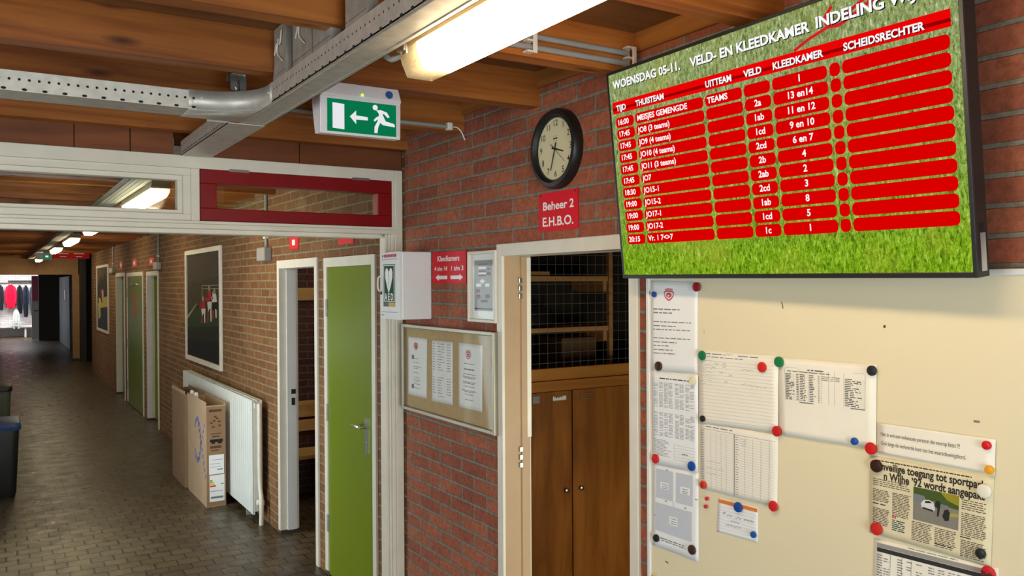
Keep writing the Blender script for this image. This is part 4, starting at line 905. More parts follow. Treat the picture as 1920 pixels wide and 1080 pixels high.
# ------------------------------------------------------------------ television
TU = Vector((-0.03686333, -0.99929639, -0.00691511)); TV_ = Vector((-0.10274848, -0.00309301, 0.99470256)); TW, TH = 1.164, 0.654
TO = Vector((WX-0.085, 2.08685, 1.88389)); TF = Frame(TO, TU, TV_)
t = thing('television', (WX-0.09, 1.5, 1.87), 'large wall-mounted flat television showing a red match schedule on grass', 'television')
bz = 0.010
m = MB(); m.box(TF, 0, TW, 0, TH, -0.042, -0.003); m.box(TF, 0, bz, 0, TH, -0.003, 0.0); m.box(TF, TW-bz, TW, 0, TH, -0.003, 0.0); m.box(TF, bz, TW-bz, 0, bz+.002, -0.003, 0.0); m.box(TF, bz, TW-bz, TH-bz, TH, -0.003, 0.0)
m.build('casing', M['black'], t, bevel=0.002)
mb_ = MB(); mb_.box(TF, .42, .74, .16, .46, -0.06, -0.042); mb_.build('mount_plate', M['black'], t)
cpt = TF.P(.58, .31, -0.06); m = MB(); m.wbox(cpt.x-0.004, WX-0.002, cpt.y-.06, cpt.y+.06, cpt.z-.04, cpt.z+.04); m.build('wall_arm', M['black'], t)
def grass():
    m, tr_, b = nt('grass_picture'); tr_.nodes.remove(b)
    tc = N(tr_, 'ShaderNodeTexCoord')
    def mapped(sc, rot):
        mp = N(tr_, 'ShaderNodeMapping'); mp.inputs['Scale'].default_value = sc; mp.inputs['Rotation'].default_value = rot; tr_.links.new(tc.outputs['Object'], mp.inputs[0]); return mp.outputs[0]
    n1 = noise(tr_, mapped((1, 105, 50), (0.6, 0, 0)), 1, 5, .75, .8); n2 = noise(tr_, mapped((1, 120, 52), (-0.7, 0, 0)), 1, 5, .75, .8); n3 = noise(tr_, mapped((1, 5, 5), (0, 0, 0)), 1, 3)
    sp = N(tr_, 'ShaderNodeSeparateXYZ'); tr_.links.new(tc.outputs['Object'], sp.inputs[0])
    mx = N(tr_, 'ShaderNodeMath', operation='MAXIMUM'); tr_.links.new(n1, mx.inputs[0]); tr_.links.new(n2, mx.inputs[1])
    lo = ramp(tr_, mx.outputs[0], [(.42, lin((52, 84, 10))), (.54, lin((122, 164, 24))), (.64, lin((164, 200, 52))), (.74, lin((250, 250, 236)))])
    hi = ramp(tr_, mx.outputs[0], [(.42, lin((74, 92, 42))), (.53, lin((138, 154, 92))), (.62, lin((170, 182, 128))), (.72, lin((240, 240, 226)))])
    gz = N(tr_, 'ShaderNodeMapRange'); gz.inputs[1].default_value = .08; gz.inputs[2].default_value = .5; tr_.links.new(sp.outputs[2], gz.inputs[0])
    c = mix(tr_, lo, hi, gz.outputs[0]); c = mix(tr_, c, lin((176, 176, 60)), ramp(tr_, n3, [(.5, (0, 0, 0)), (.75, (.45, .45, .45))]))
    e = N(tr_, 'ShaderNodeEmission'); tr_.links.new(c, e.inputs[0]); tr_.links.new(e.outputs[0], tr_.nodes['Material Output'].inputs[0]); return m
M['grass'] = grass(); M['tv_red'] = emit('screen_red', (217, 0, 0)); M['tv_hdr'] = emit('screen_header_red', (236, 4, 4)); M['tv_hdr_dark'] = emit('screen_header_dark', (150, 0, 0)); M['tv_white'] = emit('screen_white', (250, 250, 250)); M['tv_black'] = emit('screen_black', (14, 14, 14)); M['tv_script'] = emit('screen_script_red', (206, 34, 40))
scr = MB(); scr.box(TF, bz, TW-bz, bz+.002, TH-bz, -0.003, -0.001)
so = scr.build('screen', M['grass'], t)
def SW(u, v): return u+.010*(1-u/1.15)*(.49-v)/.37, v-.013*u*(v-.10)/.44
def smap(w): return lambda u, v: TF.P(*SW(u, v), w)
def sat(u0, v0, w): return lambda x, y: TF.P(*SW(u0+x, v0+y), w)
def pill(mb, u0, u1, v0, v1, w, r, mi=0):
    pts = []; r = min(r, (v1-v0)/2, (u1-u0)/2)
    for cx, cy, a0 in ((u1-r, v1-r, 0), (u0+r, v1-r, 90), (u0+r, v0+r, 180), (u1-r, v0+r, 270)):
        for k in range(6): a = math.radians(a0+k*18); pts.append((cx+r*math.cos(a), cy+r*math.sin(a)))
    g = smap(w); mb.add([g(*p) for p in pts], [tuple(range(len(pts)))], mi)
hd = MB(); g = smap(-0.0004); hu0, hu1, hv0, hv1 = .022, 1.138, .5205, .5575
nst = 8
for k in range(nst):
    pass
hd.quad(g(hu0, hv0), g(hu1, hv0), g(hu1, hv1), g(hu0, hv1), 0); g2 = smap(-0.0003)
hd.quad(g2(hu0, hv0+.010), g2(hu1, hv0+.010), g2(hu1, hv0+.018), g2(hu0, hv0+.018), 1)
hd.build('header_bar', [M['tv_hdr'], M['tv_hdr_dark']], so)
ROWS = [('16:00', 'MEISJES GEMENGDE', 'TEAMS', '', '1'), ('17:45', 'JO8 (3 teams)', '', '2a', '13 en14'), ('17:45', 'JO9 (4 teams)', '', '1ab', '11 en 12'), ('17:45', 'JO10 (4 teams)', '', '1cd', '9 en 10'), ('17:45', 'JO11 (3 teams)', '', '2cd', '6 en 7'),
        ('17:45', 'JO7', '', '2b', '4'), ('18:30', 'JO15-1', '', '2ab', '2'), ('19:00', 'JO15-2', '', '2cd', '3'), ('19:00', 'JO17-1', '', '1ab', '8'), ('19:00', 'JO17-2', '', '1cd', '5'), ('20:15', 'Vr. 1 7<>7', '', '1c', '1')]
COLS = [(.031, .120), (.128, .424), (.432, .568), (.575, .663), (.670, .835), (.842, .871), (.877, 1.134)]
pills, tx = MB(), MB()
for i, row in enumerate(ROWS):
    v1 = .5075-.0368*i; v0 = v1-.0315
    for (a, b) in COLS: pill(pills, a, b, v0, v1, -0.0004, .012)
    for (a, b), s_t, al in zip(COLS[:5], row, 'lllcc'):
        if not s_t: continue
        h = .0232 if al == 'l' else .0240
        x = a+.008 if al == 'l' else (a+b)/2
        tx.text(s_t, sat(x, v0+.0085, 0.0001), h, al, .026, 0, sx=1.10 if al == 'l' else 1.02)
pills.build('table_cells', M['tv_red'], so)
sh = MB()
def white_sh(s_t, u, v, h, al='l', sx=1.0, wd=None, b=.034):
    if wd: sx = wd/(glyphs(s_t, b)[2]*h)
    sh.text(s_t, sat(u+h*.07, v-h*.07, 0.0), h, al, b, 0, sx=sx); tx.text(s_t, sat(u, v, 0.0002), h, al, b, 0, sx=sx)
white_sh('WOENSDAG 05-11.', .034, .5985, .034, wd=.312); white_sh('VELD- EN KLEEDKAMER', .388, .5965, .035, wd=.408); white_sh('INDELING WIJHE', .812, .5985, .036, wd=.305)
for s_t, a, b in (('TIJD', .040, .088), ('THUISTEAM', .136, .266), ('UITTEAM', .438, .536), ('VELD', .580, .640), ('KLEEDKAMER', .676, .829), ('SCHEIDSRECHTER', .884, 1.082)): white_sh(s_t, a, .5285, .0245, wd=b-a)
sh.build('lettering_shadow', M['tv_black'], so); tx.build('lettering', M['tv_white'], so)
sc_ = MB(); P = [(.745, .560), (.79, .578), (.835, .590), (.90, .612), (.955, .636), (.97, .64)]
stroke(sc_, smap(-0.0005), P, .008); stroke(sc_, smap(-0.0005), [(.86, .638), (.838, .615), (.845, .594), (.875, .590), (.925, .606), (.985, .636)], .009)
stroke(sc_, smap(-0.0005), [(.90, .600), (.965, .622), (1.01, .640)], .007)
sc_.build('script_logo', M['tv_script'], so)
m = MB(); fs2 = Frame(TF.P(TW, 0, -0.042), TF.N, TF.V)
m.box(fs2, 0.008, 0.026, .012, .090, 0, .001, 0)
for k in range(9): m.box(fs2, .013, .021, .020+k*.0072, .0245+k*.0072, .001, .0014, 1)
m.build('side_sticker', [M['plastic_white'], M['ink_red']], t)
MB().box(fs2, 0.012, 0.030, .092, .110, 0, .002).build('socket', M['hole'], t)

# ------------------------------------------------------------------ magnet board
BW = 0.018                                        # enamel surface stands this far off the bricks
bu0, bz1 = FW.px(1213.5, 560, BW)[0], FW.px(1880, 504, BW)[1]
bu1, bz0 = bu0+2.0, bz1-1.2
t = thing('magnet_board', (WX, -(bu0+bu1)/2, bz0), 'large cream magnetic whiteboard in a slim aluminium frame under the television', 'whiteboard')
MB().box(FW, bu0+.005, bu1-.005, bz0+.005, bz1-.005, 0.001, BW).build('panel', M['board'], t)
m = MB(); b = .014
m.box(FW, bu0, bu0+b, bz0, bz1, 0, BW+.006); m.box(FW, bu1-b, bu1, bz0, bz1, 0, BW+.006); m.box(FW, bu0+b, bu1-b, bz1-b, bz1, 0, BW+.006); m.box(FW, bu0+b, bu1-b, bz0, bz0+b, 0, BW+.006); m.build('frame', M['white_cool'], t, bevel=.002)
BM = lambda x, y: FW.px(x, y, BW)
m = MB()
def bmark(pts, wd):
    stroke(m, lambda u, v: FW.P(u, v, BW+.0004), [BM(*p) for p in pts], wd)
bmark([(1465.5, 566), (1467.5, 573), (1468.5, 579)], .0025); bmark([(1656.5, 612), (1660.5, 612.5)], .006); bmark([(1248, 1052), (1253, 1056)], .004); bmark([(1320, 618), (1320.5, 625)], .001)
m.build('ink_marks', M['ink'], t)
(ua, va), (ub, vb) = BM(1826, 787.5), BM(1837, 793); MB().box(FW, ua, ub, vb, va, BW, BW+.001).build('maker_label', M['alu'], t)

WB = BW+.0006; PG = 'papers on the magnet board'; rg = random.Random(11)
t, g, q = sheet(FW, [(1221.5, 526), (1308.5, 528), (1308, 700), (1221.5, 694)], WB+.0004, 'notice_sheet', M['paper'], 'letter with a red crest in the top left corner of the magnet board', 'paper', PG, .003, 1)
m = MB(); crest(m, g, .40, .16, .20, .10); m.build('crest', M['ink_red'], t)
m = MB()
for tt, l in ((.315, .58), (.355, .42), (.455, .82), (.50, .50), (.54, .80), (.635, .80), (.68, .52), (.72, .34), (.765, .43), (.805, .50)): words(m, g, .05, .05+l, tt, .010 if tt > .4 else .013, rg, 1, 0, .10)
m.build('print', M['ink_grey'], t)
t, g, q = sheet(FW, [(1222, 694), (1308.7, 703), (1309, 887), (1224.5, 869)], WB+.0026, 'timetable_sheet', M['paper'], 'bluish white sheet printed full of small timetables below the crest letter', 'paper', PG, .002, 2)
m = MB(); words(m, g, .18, .85, .075, .010, rg, 1, 1, .08)
for blk in ((.12, .40), (.44, .70)):
    for k in range(int((blk[1]-blk[0])/.0135)):
        tt = blk[0]+k*.0135
        for c0_ in (.05, .17, .28, .38, .52, .62, .74, .84):
            if rg.random() < .85: words(m, g, c0_, c0_+.085, tt, .0062, rg, 1, 0, .05)
for k in range(12): words(m, g, .05, .05+rg.uniform(.2, .38), .73+k*.015, .0062, rg, 1, 0, .05)
for k in range(6): hl(m, g, .50, .95, .76+k*.03, .0018, 0)
vl(m, g, .49, .74, .92, .004, 0); words(m, g, .66, .78, .84, .008, rg, 1, 1); m.build('print', [solid((146, 146, 158)), M['ink']], t)
t, g, q = sheet(FW, [(1224.5, 869), (1310, 886), (1310.5, 1055), (1224, 1021.6)], WB+.0012, 'site_plan_sheet', M['paper'], 'sheet with grey site plans at the lower left of the magnet board', 'paper', PG, .004, 3)
m = MB()
def rc(a, b, c, d, mi=0): m.quad(g(a, d), g(c, d), g(c, b), g(a, b), mi)
rc(.08, .05, .46, .40); rc(.52, .05, .88, .40); rc(.06, .46, .86, .80)
g1 = lambda s, tt: g(s, tt)+FW.N*.0002
def rc2(a, b, c, d, mi): m.quad(g1(a, d), g1(c, d), g1(c, b), g1(a, b), mi)
rc2(.18, .20, .36, .28, 1); rc2(.62, .20, .82, .28, 1); rc2(.38, .58, .56, .68, 1)
for a, b in ((.22, .22), (.22, .245), (.22, .265), (.66, .22), (.66, .245), (.66, .265), (.42, .60), (.42, .63), (.42, .655)):
    m.quad(*[g(s, t2)+FW.N*.0004 for s, t2 in ((a, b+.008), (a+.12, b+.008), (a+.12, b), (a, b))], 2)
for a, b in ((.3, .04), (.75, .05), (.28, .41), (.70, .43), (.03, .62), (.93, .30)): rc(a, b, a+.05, b+.012, 2)
words(m, g, .18, .70, .875, .012, rg, 1, 2, .1); words(m, g, .2, .72, .90, .010, rg, 1, 2, .1); vl(m, g, .47, .40, .80, .02, 0); m.build('print', [M['ink_map'], M['paper'], M['ink_grey']], t)
def form(corners, w, lab, seed, upper):
    t, g, q = sheet(FW, corners, w, 'form_sheet', M['paper_warm'], lab, 'paper', PG, .002, seed); m = MB()
    if upper:
        words(m, g, .10, .36, .045, .012, rg, 1, 1, .09); words(m, g, .52, .78, .045, .012, rg, 1, 1, .09); words(m, g, .12, .58, .085, .010, rg, 1, 1, .07)
        for k in range(18): hl(m, g, .03, .96, .14+k*.047, .003, 0)
        for a, b in ((.22, .19), (.32, .18), (.32, .22), (.28, .30), (.40, .33), (.34, .42), (.18, .24)):
            stroke(m, g, [(a, b), (a+.05, b-.03)], .004, 2); stroke(m, g, [(a, b-.03), (a+.05, b)], .004, 2)
        for k in range(7): stroke(m, g, [(.03+.03*j, .15+k*.05+.02*rg.uniform(-1, 1)) for j in range(6)], .003, 2)
        stroke(m, g, [(.56+.022*j, .41+.014*math.sin(j*2.3)+.002*j) for j in range(15)], .004, 2); stroke(m, g, [(.56+.02*j, .22+.012*math.sin(j*1.9)) for j in range(8)], .004, 2)
        stroke(m, g, [(.37, .05), (.39, .02), (.41, .05), (.43, .02), (.45, .045)], .004, 2)
    else:
        words(m, g, .08, .44, .05, .014, rg, 1, 1, .09); hl(m, g, .04, .46, .09, .004, 1); hl(m, g, .47, .97, .10, .004, 1); vl(m, g, .465, .09, .98, .010, 1)
        for k in range(24):
            hl(m, g, .08, .45, .13+k*.036, .002, 0); hl(m, g, .53, .97, .14+k*.036, .002, 0); words(m, g, .015, .05, .12+k*.036, .008, rg, 1, 1, .05); words(m, g, .48, .52, .13+k*.036, .008, rg, 1, 1, .05)
        for c in (.15, .22, .29, .36, .60, .70, .8, .9): vl(m, g, c, .12, .96, .003, 0)
        for r_, n_ in ((.56, 5), (.66, 6), (.74, 5)): stroke(m, g, [(.08+.022*j, r_+.014*math.sin(j*2.7)) for j in range(n_*2)], .003, 2)
        for k in range(4): stroke(m, g, [(.54+.014*j, .15+k*.03+.008*math.sin(j*2+k)) for j in range(7)], .003, 2)
    m.build('print', [M['ink_pale'], M['ink_grey'], solid((150, 150, 160))], t)
form([(1310, 655.5), (1460, 667.5), (1459, 812), (1311, 793)], WB+.0030, 'upper ruled form with pencil marks held by green and red magnets', 4, True)
form([(1312.5, 791), (1459.7, 816), (1458, 951), (1314, 916)], WB+.0012, 'lower ruled form with two columns below the pencil-marked form', 5, False)
t, g, q = sheet(FW, [(1457.5, 669.5), (1644.6, 684), (1643, 842), (1462, 814)], WB+.0010, 'list_sheet', M['paper_warm'], 'landscape sheet with a small printed table between green and black magnets', 'paper', PG, .006, 6)
m = MB(); hl(m, g, .09, .90, .12, .003, 0); words(m, g, .33, .50, .135, .014, rg, 1, 1, .06); words(m, g, .11, .56, .165, .010, rg, 1, 1, .06)
for k in range(16):
    tt = .20+k*.0215
    hl(m, g, .09, .90, tt+.010, .0016, 0); words(m, g, .09, .20, tt, .010, rg, rg.uniform(.4, 1), 1, .05); words(m, g, .21, .235, tt, .010, rg, 1, 1, .04); words(m, g, .25, .33, tt, .010, rg, rg.uniform(.6, 1), 1, .05)
    words(m, g, .35, .42, tt, .010, rg, rg.uniform(.5, 1), 1, .05); words(m, g, .44, .46, tt, .008, rg, 1, 0, .03)
    if k < 3: words(m, g, .48, .68, tt, .008, rg, .9, 0, .06)
    words(m, g, .71, .88, tt+.003, .010, rg, rg.uniform(.4, .95), 1, .06)
for c in (.085, .24, .34, .475, .55, .61, .70, .90): vl(m, g, c, .13, .545, .0022, 0)
hl(m, g, .24, .90, .552, .014, 0); m.build('print', [M['ink_grey'], solid((84, 80, 78))], t)
t, g, q = sheet(FW, [(1645.5, 792.5), (1867, 824), (1865, 890), (1646, 848)], WB+.0030, 'note_strip', M['paper_warm'], 'white paper strip with two typed lines above the newspaper clipping', 'paper', PG, .001, 7)
m = MB()
def typed(txt, s0, s1, tt, h, bold=0.0):
    wgl = glyphs(txt, bold)[2]; vs_, fs, _ = glyphs(txt, bold); m.add([g(s0+x/wgl*(s1-s0), tt-y*h) for x, y in vs_], fs)
typed('Het is wel een volwassen persoon die voorop fietst !!!', .03, .725, .42, .19); typed('Ook langs de verkeerde kant van het waarschuwingsbord.', .03, .775, .72, .19); m.build('print', solid((86, 78, 70)), t)
t, g, q = sheet(FW, [(1632, 853.6), (1864, 895), (1858, 1064), (1630.5, 998)], WB+.0014, 'newspaper_clipping', M['newsprint'], 'yellowed newspaper clipping with a bold headline and a street photo', 'newspaper', PG, .002, 8, .0003)
m = MB(); words(m, g, .05, .84, .045, .014, rg, 1, 0, .03); typed('nveilige toegang tot sportpark', .105, .95, .155, .135, .03); typed('n Wijhe \u201992 wordt aangepakt', .125, .94, .275, .135, .03)
def colm(s0, s1, t0, t1, n): lines(m, g, s0, s1, t0, t1, n, .0085, rg, 0, .035, .86)
colm(.03, .36, .285, .36, 4); colm(.03, .185, .42, .56, 8); colm(.205, .365, .42, .70, 15); colm(.03, .185, .66, .86, 11); colm(.375, .55, .71, .93, 12); colm(.565, .74, .72, .93, 11); colm(.77, .96, .32, .42, 5); colm(.77, .96, .47, .72, 13); colm(.77, .96, .78, .96, 10)
words(m, g, .03, .16, .60, .014, rg, 1, 0, .06); words(m, g, .765, .85, .745, .012, rg, 1, 0, .06); words(m, g, .57, .70, .905, .012, rg, 1, 0, .06); m.build('print', solid((58, 52, 44)), t)
m = MB(); lines(m, g, .205, .33, .76, .88, 6, .013, rg, 0, .05, .8); m.build('quote_text', solid((40, 84, 92)), t)
m = MB(); rcq = lambda a, b, c, d, mi: m.quad(g(a, d), g(c, d), g(c, b), g(a, b), mi); rcq(.205, .70, .22, .735, 0); rcq(.225, .70, .24, .735, 0); m.build('quote_marks', M['ink_red'], t)
m = MB(); gp = lambda s, tt, k=0: g(.385+.365*s, .285+.40*tt)+FW.N*(.0002*k)
def pp(pts, mi, k=1): m.add([gp(a, b, k) for a, b in pts][::-1], [tuple(range(len(pts)))], mi)
pp([(0, 0), (1, 0), (1, 1), (0, 1)], 0, 0); pp([(0, 0), (1, 0), (1, .42), (.7, .38), (.5, .30), (0, .40)], 1); pp([(.6, 0), (1, 0), (1, .30), (.75, .2)], 2, 2)
pp([(0, .2), (.25, .22), (.32, .4), (0, .45)], 3, 2); pp([(.18, .45), (.24, .34), (.36, .30), (.46, .36), (.5, .56), (.46, .62), (.2, .58)], 4, 3); pp([(.26, .37), (.36, .33), (.43, .38), (.28, .42)], 5, 4); pp([(.22, .55), (.46, .58), (.46, .63), (.22, .60)], 5, 4)
pp([(.5, .30), (.56, .27), (.62, .32), (.60, .50), (.58, .72), (.54, .74), (.55, .5), (.49, .45)], 5, 4); pp([(.70, .50), (.78, .46), (.82, .55), (.80, .78), (.72, .82), (.66, .7)], 5, 4); pp([(.60, .34), (.78, .36), (.78, .46), (.60, .44)], 3, 3); pp([(.8, .55), (1, .52), (1, .62), (.8, .68)], 6, 3)
m.build('photo', [solid((132, 126, 116)), solid((70, 88, 40)), solid((150, 140, 40)), solid((120, 124, 128)), solid((214, 214, 214)), solid((44, 42, 42)), solid((164, 156, 80))], t)
t, g, q = sheet(FW, [(1639, 1009), (1873, 1066), (1868, 1230), (1636, 1150)], WB+.0006, 'schedule_sheet', M['paper_warm'], 'printed schedule with a black heading bar below the newspaper clipping', 'paper', PG, .001, 9)
m = MB(); m.quad(g(.03, .10), g(.90, .10), g(.90, .045), g(.03, .045), 1); m.quad(g(.03, .16), g(.90, .16), g(.90, .105), g(.03, .105), 0); words(m, g, .30, .70, .02, .012, rg, 1, 1, .05)
for k in range(24):
    for c in (.03, .09, .21, .29, .37, .47, .55, .63, .70, .80):
        if rg.random() < .8: words(m, g, c, c+.05, .20+k*.033, .012, rg, 1, 2, .04)
for c in (.15, .25, .33): vl(m, g, c, .17, .98, .003, 2)
m.build('print', [M['ink'], solid((150, 146, 138)), M['ink_grey']], t)
t, g, q = sheet(FW, [(1346.5, 933), (1421.4, 952), (1421.4, 1017.5), (1344.4, 996.7)], WB+.0004, 'note_card', M['paper'], 'small ruled card with an orange top band and a handwritten line', 'paper', PG, .002, 10)
m = MB(); m.quad(g(.02, .14), g(.99, .14), g(.99, .03), g(.02, .03)); m.build('band', M['orange'], t)
m = MB()
for k in range(8): hl(m, g, .02, .98, .24+k*.09, .006, 1)
stroke(m, g, [(.12, .42), (.2, .36), (.16, .46)], .012, 0); stroke(m, g, [(.24+.02*j, .44+.03*math.sin(j*2.2)) for j in range(8)], .01, 0); stroke(m, g, [(.46+.022*j, .45+.04*math.sin(j*1.7)) for j in range(8)], .01, 0); stroke(m, g, [(.66+.018*j, .44+.035*math.sin(j*2.4)) for j in range(15)], .01, 0)
stroke(m, g, [(.34+.02*j, .58+.025*math.sin(j*2.1)) for j in range(12)], .01, 0); stroke(m, g, [(.22+.022*j, .72+.03*math.sin(j*1.9)) for j in range(18)], .01, 0); m.build('handwriting', [M['ink_blue'], M['ink_pale']], t)
t, g, q = sheet(FW, [(1216.5, 1073), (1232, 1077), (1231, 1180), (1216, 1170)], WB+.0004, 'memo_slip', solid((226, 200, 140)), 'corner of a yellowish slip at the bottom left edge of the magnet board', 'paper', PG)
m = MB(); words(m, g, .3, .9, .05, .02, rg, 1, 0, .2); m.build('print', M['ink_grey'], t)

MAG = [(1226, 552, 5.5, (34, 66, 140), 'small blue magnet at the left edge of the crest letter'), (1305.5, 538, 9, (150, 30, 36), 'dark red magnet at the top right corner of the crest letter'), (1234, 686.5, 8.8, (62, 40, 26), 'brown magnet at the foot of the crest letter'),
 (1298.5, 714, 8, (222, 212, 176), 'cream magnet at the top of the timetable sheet'), (1316, 666.5, 8.8, (22, 112, 66), 'green magnet at the top left corner of the pencil-marked form'), (1428.5, 688.5, 9.8, (206, 42, 38), 'red magnet on the top right part of the pencil-marked form'),
 (1460, 678.5, 10, (32, 116, 66), 'green magnet at the top left corner of the landscape table sheet'), (1634.5, 695, 9.8, (46, 46, 48), 'black magnet at the top right corner of the landscape table sheet'), (1317, 785, 6, (38, 40, 42), 'small black magnet where the two ruled forms meet'),
 (1456, 808.5, 10, (198, 36, 34), 'red magnet with black pen scribble at the right edge of the two forms'), (1602, 827.5, 7, (34, 78, 156), 'small blue magnet near the bottom right of the landscape sheet'), (1632.5, 841, 11.5, (204, 36, 32), 'large red magnet where landscape sheet and paper strip meet'),
 (1849.8, 835, 8.5, (206, 26, 30), 'bright red magnet at the right end of the paper strip'), (1855, 881, 8.5, (226, 158, 32), 'orange magnet at the lower right of the paper strip'), (1642.8, 873.8, 12, (58, 34, 28), 'large brown magnet covering the start of the newspaper headline'),
 (1845, 920.5, 13, (232, 226, 208), 'large white magnet at the end of the newspaper headline'), (1643, 991.5, 12, (200, 46, 40), 'large red magnet at the bottom left corner of the newspaper clipping'), (1838.5, 1038, 9.5, (44, 44, 44), 'black magnet at the bottom right of the newspaper clipping'),
 (1853, 1075, 13.5, (204, 34, 38), 'red magnet with black pen writing at the bottom edge, under the clipping'), (1228.5, 860, 9, (202, 40, 44), 'red magnet at the lower left of the timetable sheet'), (1296.3, 874, 9, (26, 74, 150), 'blue magnet at the lower right of the timetable sheet'),
 (1230, 1009, 7.2, (36, 40, 42), 'glossy black magnet at the lower left of the site plan sheet'), (1297, 1031, 9.2, (66, 46, 36), 'dark brown magnet at the lower right of the site plan sheet'), (1318, 909, 7.5, (208, 58, 36), 'orange red magnet with a black 2 at the left of the lower form'),
 (1325, 935, 3.6, (198, 46, 60), 'upper of two tiny red magnets beside the orange-topped card'), (1323, 949.7, 3.6, (198, 46, 60), 'lower of two tiny red magnets beside the orange-topped card'), (1449.5, 949, 10, (202, 40, 38), 'red magnet at the lower right corner of the two-column form'),
 (1383.5, 951, 9.5, (28, 72, 150), 'blue magnet on the orange band of the small card'), (1412.5, 1002.5, 6.2, (30, 84, 160), 'small blue magnet at the lower right of the small card')]
for k, (x, y, r, c, lab) in enumerate(MAG):
    u, v = FW.px(x, y, WB+.008); R_m = abs(FW.px(x, y-r, WB+.008)[1]-v)
    p0 = FW.P(u, v, WB); t = thing('magnet', (p0.x, p0.y, p0.z-R_m), lab, 'magnet', 'round magnets on the magnet board')
    z0 = WB+.0046
    MB().lathe(FW, u, v, [(R_m*.96, z0), (R_m, z0+.002), (R_m, z0+.005), (R_m*.92, z0+.0068), (R_m*.6, z0+.0078), (R_m*.15, z0+.008)], 26).build('cap', solid(c, .3), t, smooth=True)
    if lab.find('pen') > 0 or ' 2 ' in lab:
        m = MB(); gg = at(FW, u, v-R_m*.45, z0+.0086)
        if ' 2 ' in lab: m.text('2', gg, R_m*1.2, 'c', .03)
        elif 'writing' in lab: m.text('Beh', gg, R_m*1.0, 'c', .03)
        else:
            stroke(m, lambda a, b: FW.P(u+a*R_m, v+b*R_m, z0+.0086), [(-.6, .4), (-.2, .5), (-.3, 0), (.1, .3), (.0, -.3), (.4, .1), (.35, -.4), (.1, -.5)], R_m*.2)
        m.build('pen_mark', M['ink'], t)

# ================================================================== THINGS IN THE CORRIDOR
def framed(corners, lab, kind):
    q = quad_uv(FC, corners, .02); u0, u1, v0, v1 = rectq(q); t = thing('framed_poster', (XC, -(u0+u1)/2, v0), lab, 'picture', 'framed posters on the corridor wall'); b = .05
    m = MB(); m.box(FC, u0, u0+b, v0, v1, 0, .025); m.box(FC, u1-b, u1, v0, v1, 0, .025); m.box(FC, u0+b, u1-b, v1-b, v1, 0, .025); m.box(FC, u0+b, u1-b, v0, v0+b, 0, .025); m.build('frame', M['white'], t, bevel=.004)
    p0, p1, r0, r1 = u0+b, u1-b, v0+b, v1-b; m = MB()
    def g(a, b_, k=0): return FC.P(p0+(p1-p0)*a, r1-(r1-r0)*b_, .006+.0006*k)
    def pp(pts, mi, k=1): m.add([g(a, c, k) for a, c in pts][::-1], [tuple(range(len(pts)))], mi)
    if kind == 0:
        mats = [solid((72, 60, 44)), solid((40, 54, 24)), solid((28, 32, 16)), solid((16, 13, 11)), solid((150, 136, 104)), solid((176, 36, 38)), solid((206, 200, 190)), solid((86, 98, 34)), solid((62, 52, 32))]
        pp([(0, 0), (1, 0), (1, 1), (0, 1)], 0, 0); pp([(0, .30), (.2, .26), (.4, .28), (.6, .24), (1, .22), (1, .52), (0, .56)], 8, 1)
        pp([(0, .56), (.35, .50), (1, .46), (1, 1), (0, 1)], 1, 2); pp([(0, .72), (1, .66), (1, .84), (0, .86)], 2, 3); pp([(0, .84), (1, .80), (1, 1), (0, 1)], 3, 4)
        for a in (.08, .2, .27, .34, .46, .78, .84): pp([(a, .26+.1*(a > .3)), (a+.03, .26+.1*(a > .3)), (a+.03, .52), (a, .53)], 8 if a < .5 else 4, 2)
        pp([(0, .62), (.02, .60), (.32, .475), (.34, .475), (.0, .645)], 4, 5)
        for a, c, d, e in ((.48, .30, 1, .308), (.48, .33, 1, .337)): pp([(a, c), (d, c-.004), (d, e-.004), (a, e)], 4, 5)
        pp([(.48, .30), (.50, .30), (.50, .47), (.48, .47)], 4, 5)
        def man(x, y, h, shirt, shorts):
            pp([(x-.05, y-h*.62), (x+.05, y-h*.62), (x+.07, y-h*.40), (x-.06, y-h*.38)], shirt, 6); pp([(x-.025, y-h*.74), (x+.025, y-h*.74), (x+.03, y-h*.63), (x-.03, y-h*.63)], 4, 6)
            pp([(x-.06, y-h*.40), (x+.07, y-h*.42), (x+.06, y-h*.22), (x+.01, y-h*.28), (x-.03, y-h*.20)], shorts, 7); pp([(x-.05, y-h*.22), (x-.02, y-h*.20), (x-.03, y), (x-.06, y)], 5, 6); pp([(x+.02, y-h*.25), (x+.06, y-h*.23), (x+.06, y-.01), (x+.03, y-.01)], 6, 6)
            pp([(x-.05, y-h*.60), (x-.12, y-h*.42), (x-.10, y-h*.40), (x-.03, y-h*.50)], shirt, 6)
        man(.52, .66, .34, 5, 6); man(.70, .64, .46, 5, 6); man(.84, .60, .36, 6, 3)
    else:
        mats = [solid((92, 74, 52)), solid((52, 46, 36)), solid((98, 112, 60)), solid((74, 72, 74)), solid((178, 172, 160)), solid((120, 40, 40)), solid((190, 176, 96)), solid((60, 60, 66))]
        pp([(0, 0), (1, 0), (1, 1), (0, 1)], 0, 0); pp([(0, .30), (.3, .12), (.5, .2), (.7, .08), (1, .25), (1, .55), (0, .55)], 1, 1); pp([(0, .52), (1, .46), (1, 1), (0, 1)], 7, 2)
        pp([(.1, .5), (.9, .46), (.95, .62), (.2, .66)], 6, 3); pp([(.3, .34), (.6, .34), (.65, .48), (.4, .58), (.25, .48)], 5, 4); pp([(.42, .36), (.58, .36), (.6, .50), (.45, .55)], 4, 5); pp([(.05, .58), (.25, .60), (.3, .80), (.1, .86)], 6, 4); pp([(.36, .25), (.56, .25), (.56, .34), (.36, .34)], 1, 5)
    m.build('print', mats, t)
framed([(345, 471), (411, 460), (416, 697), (350, 673)], 'large framed football photo with red-shirted players above the radiator', 0)
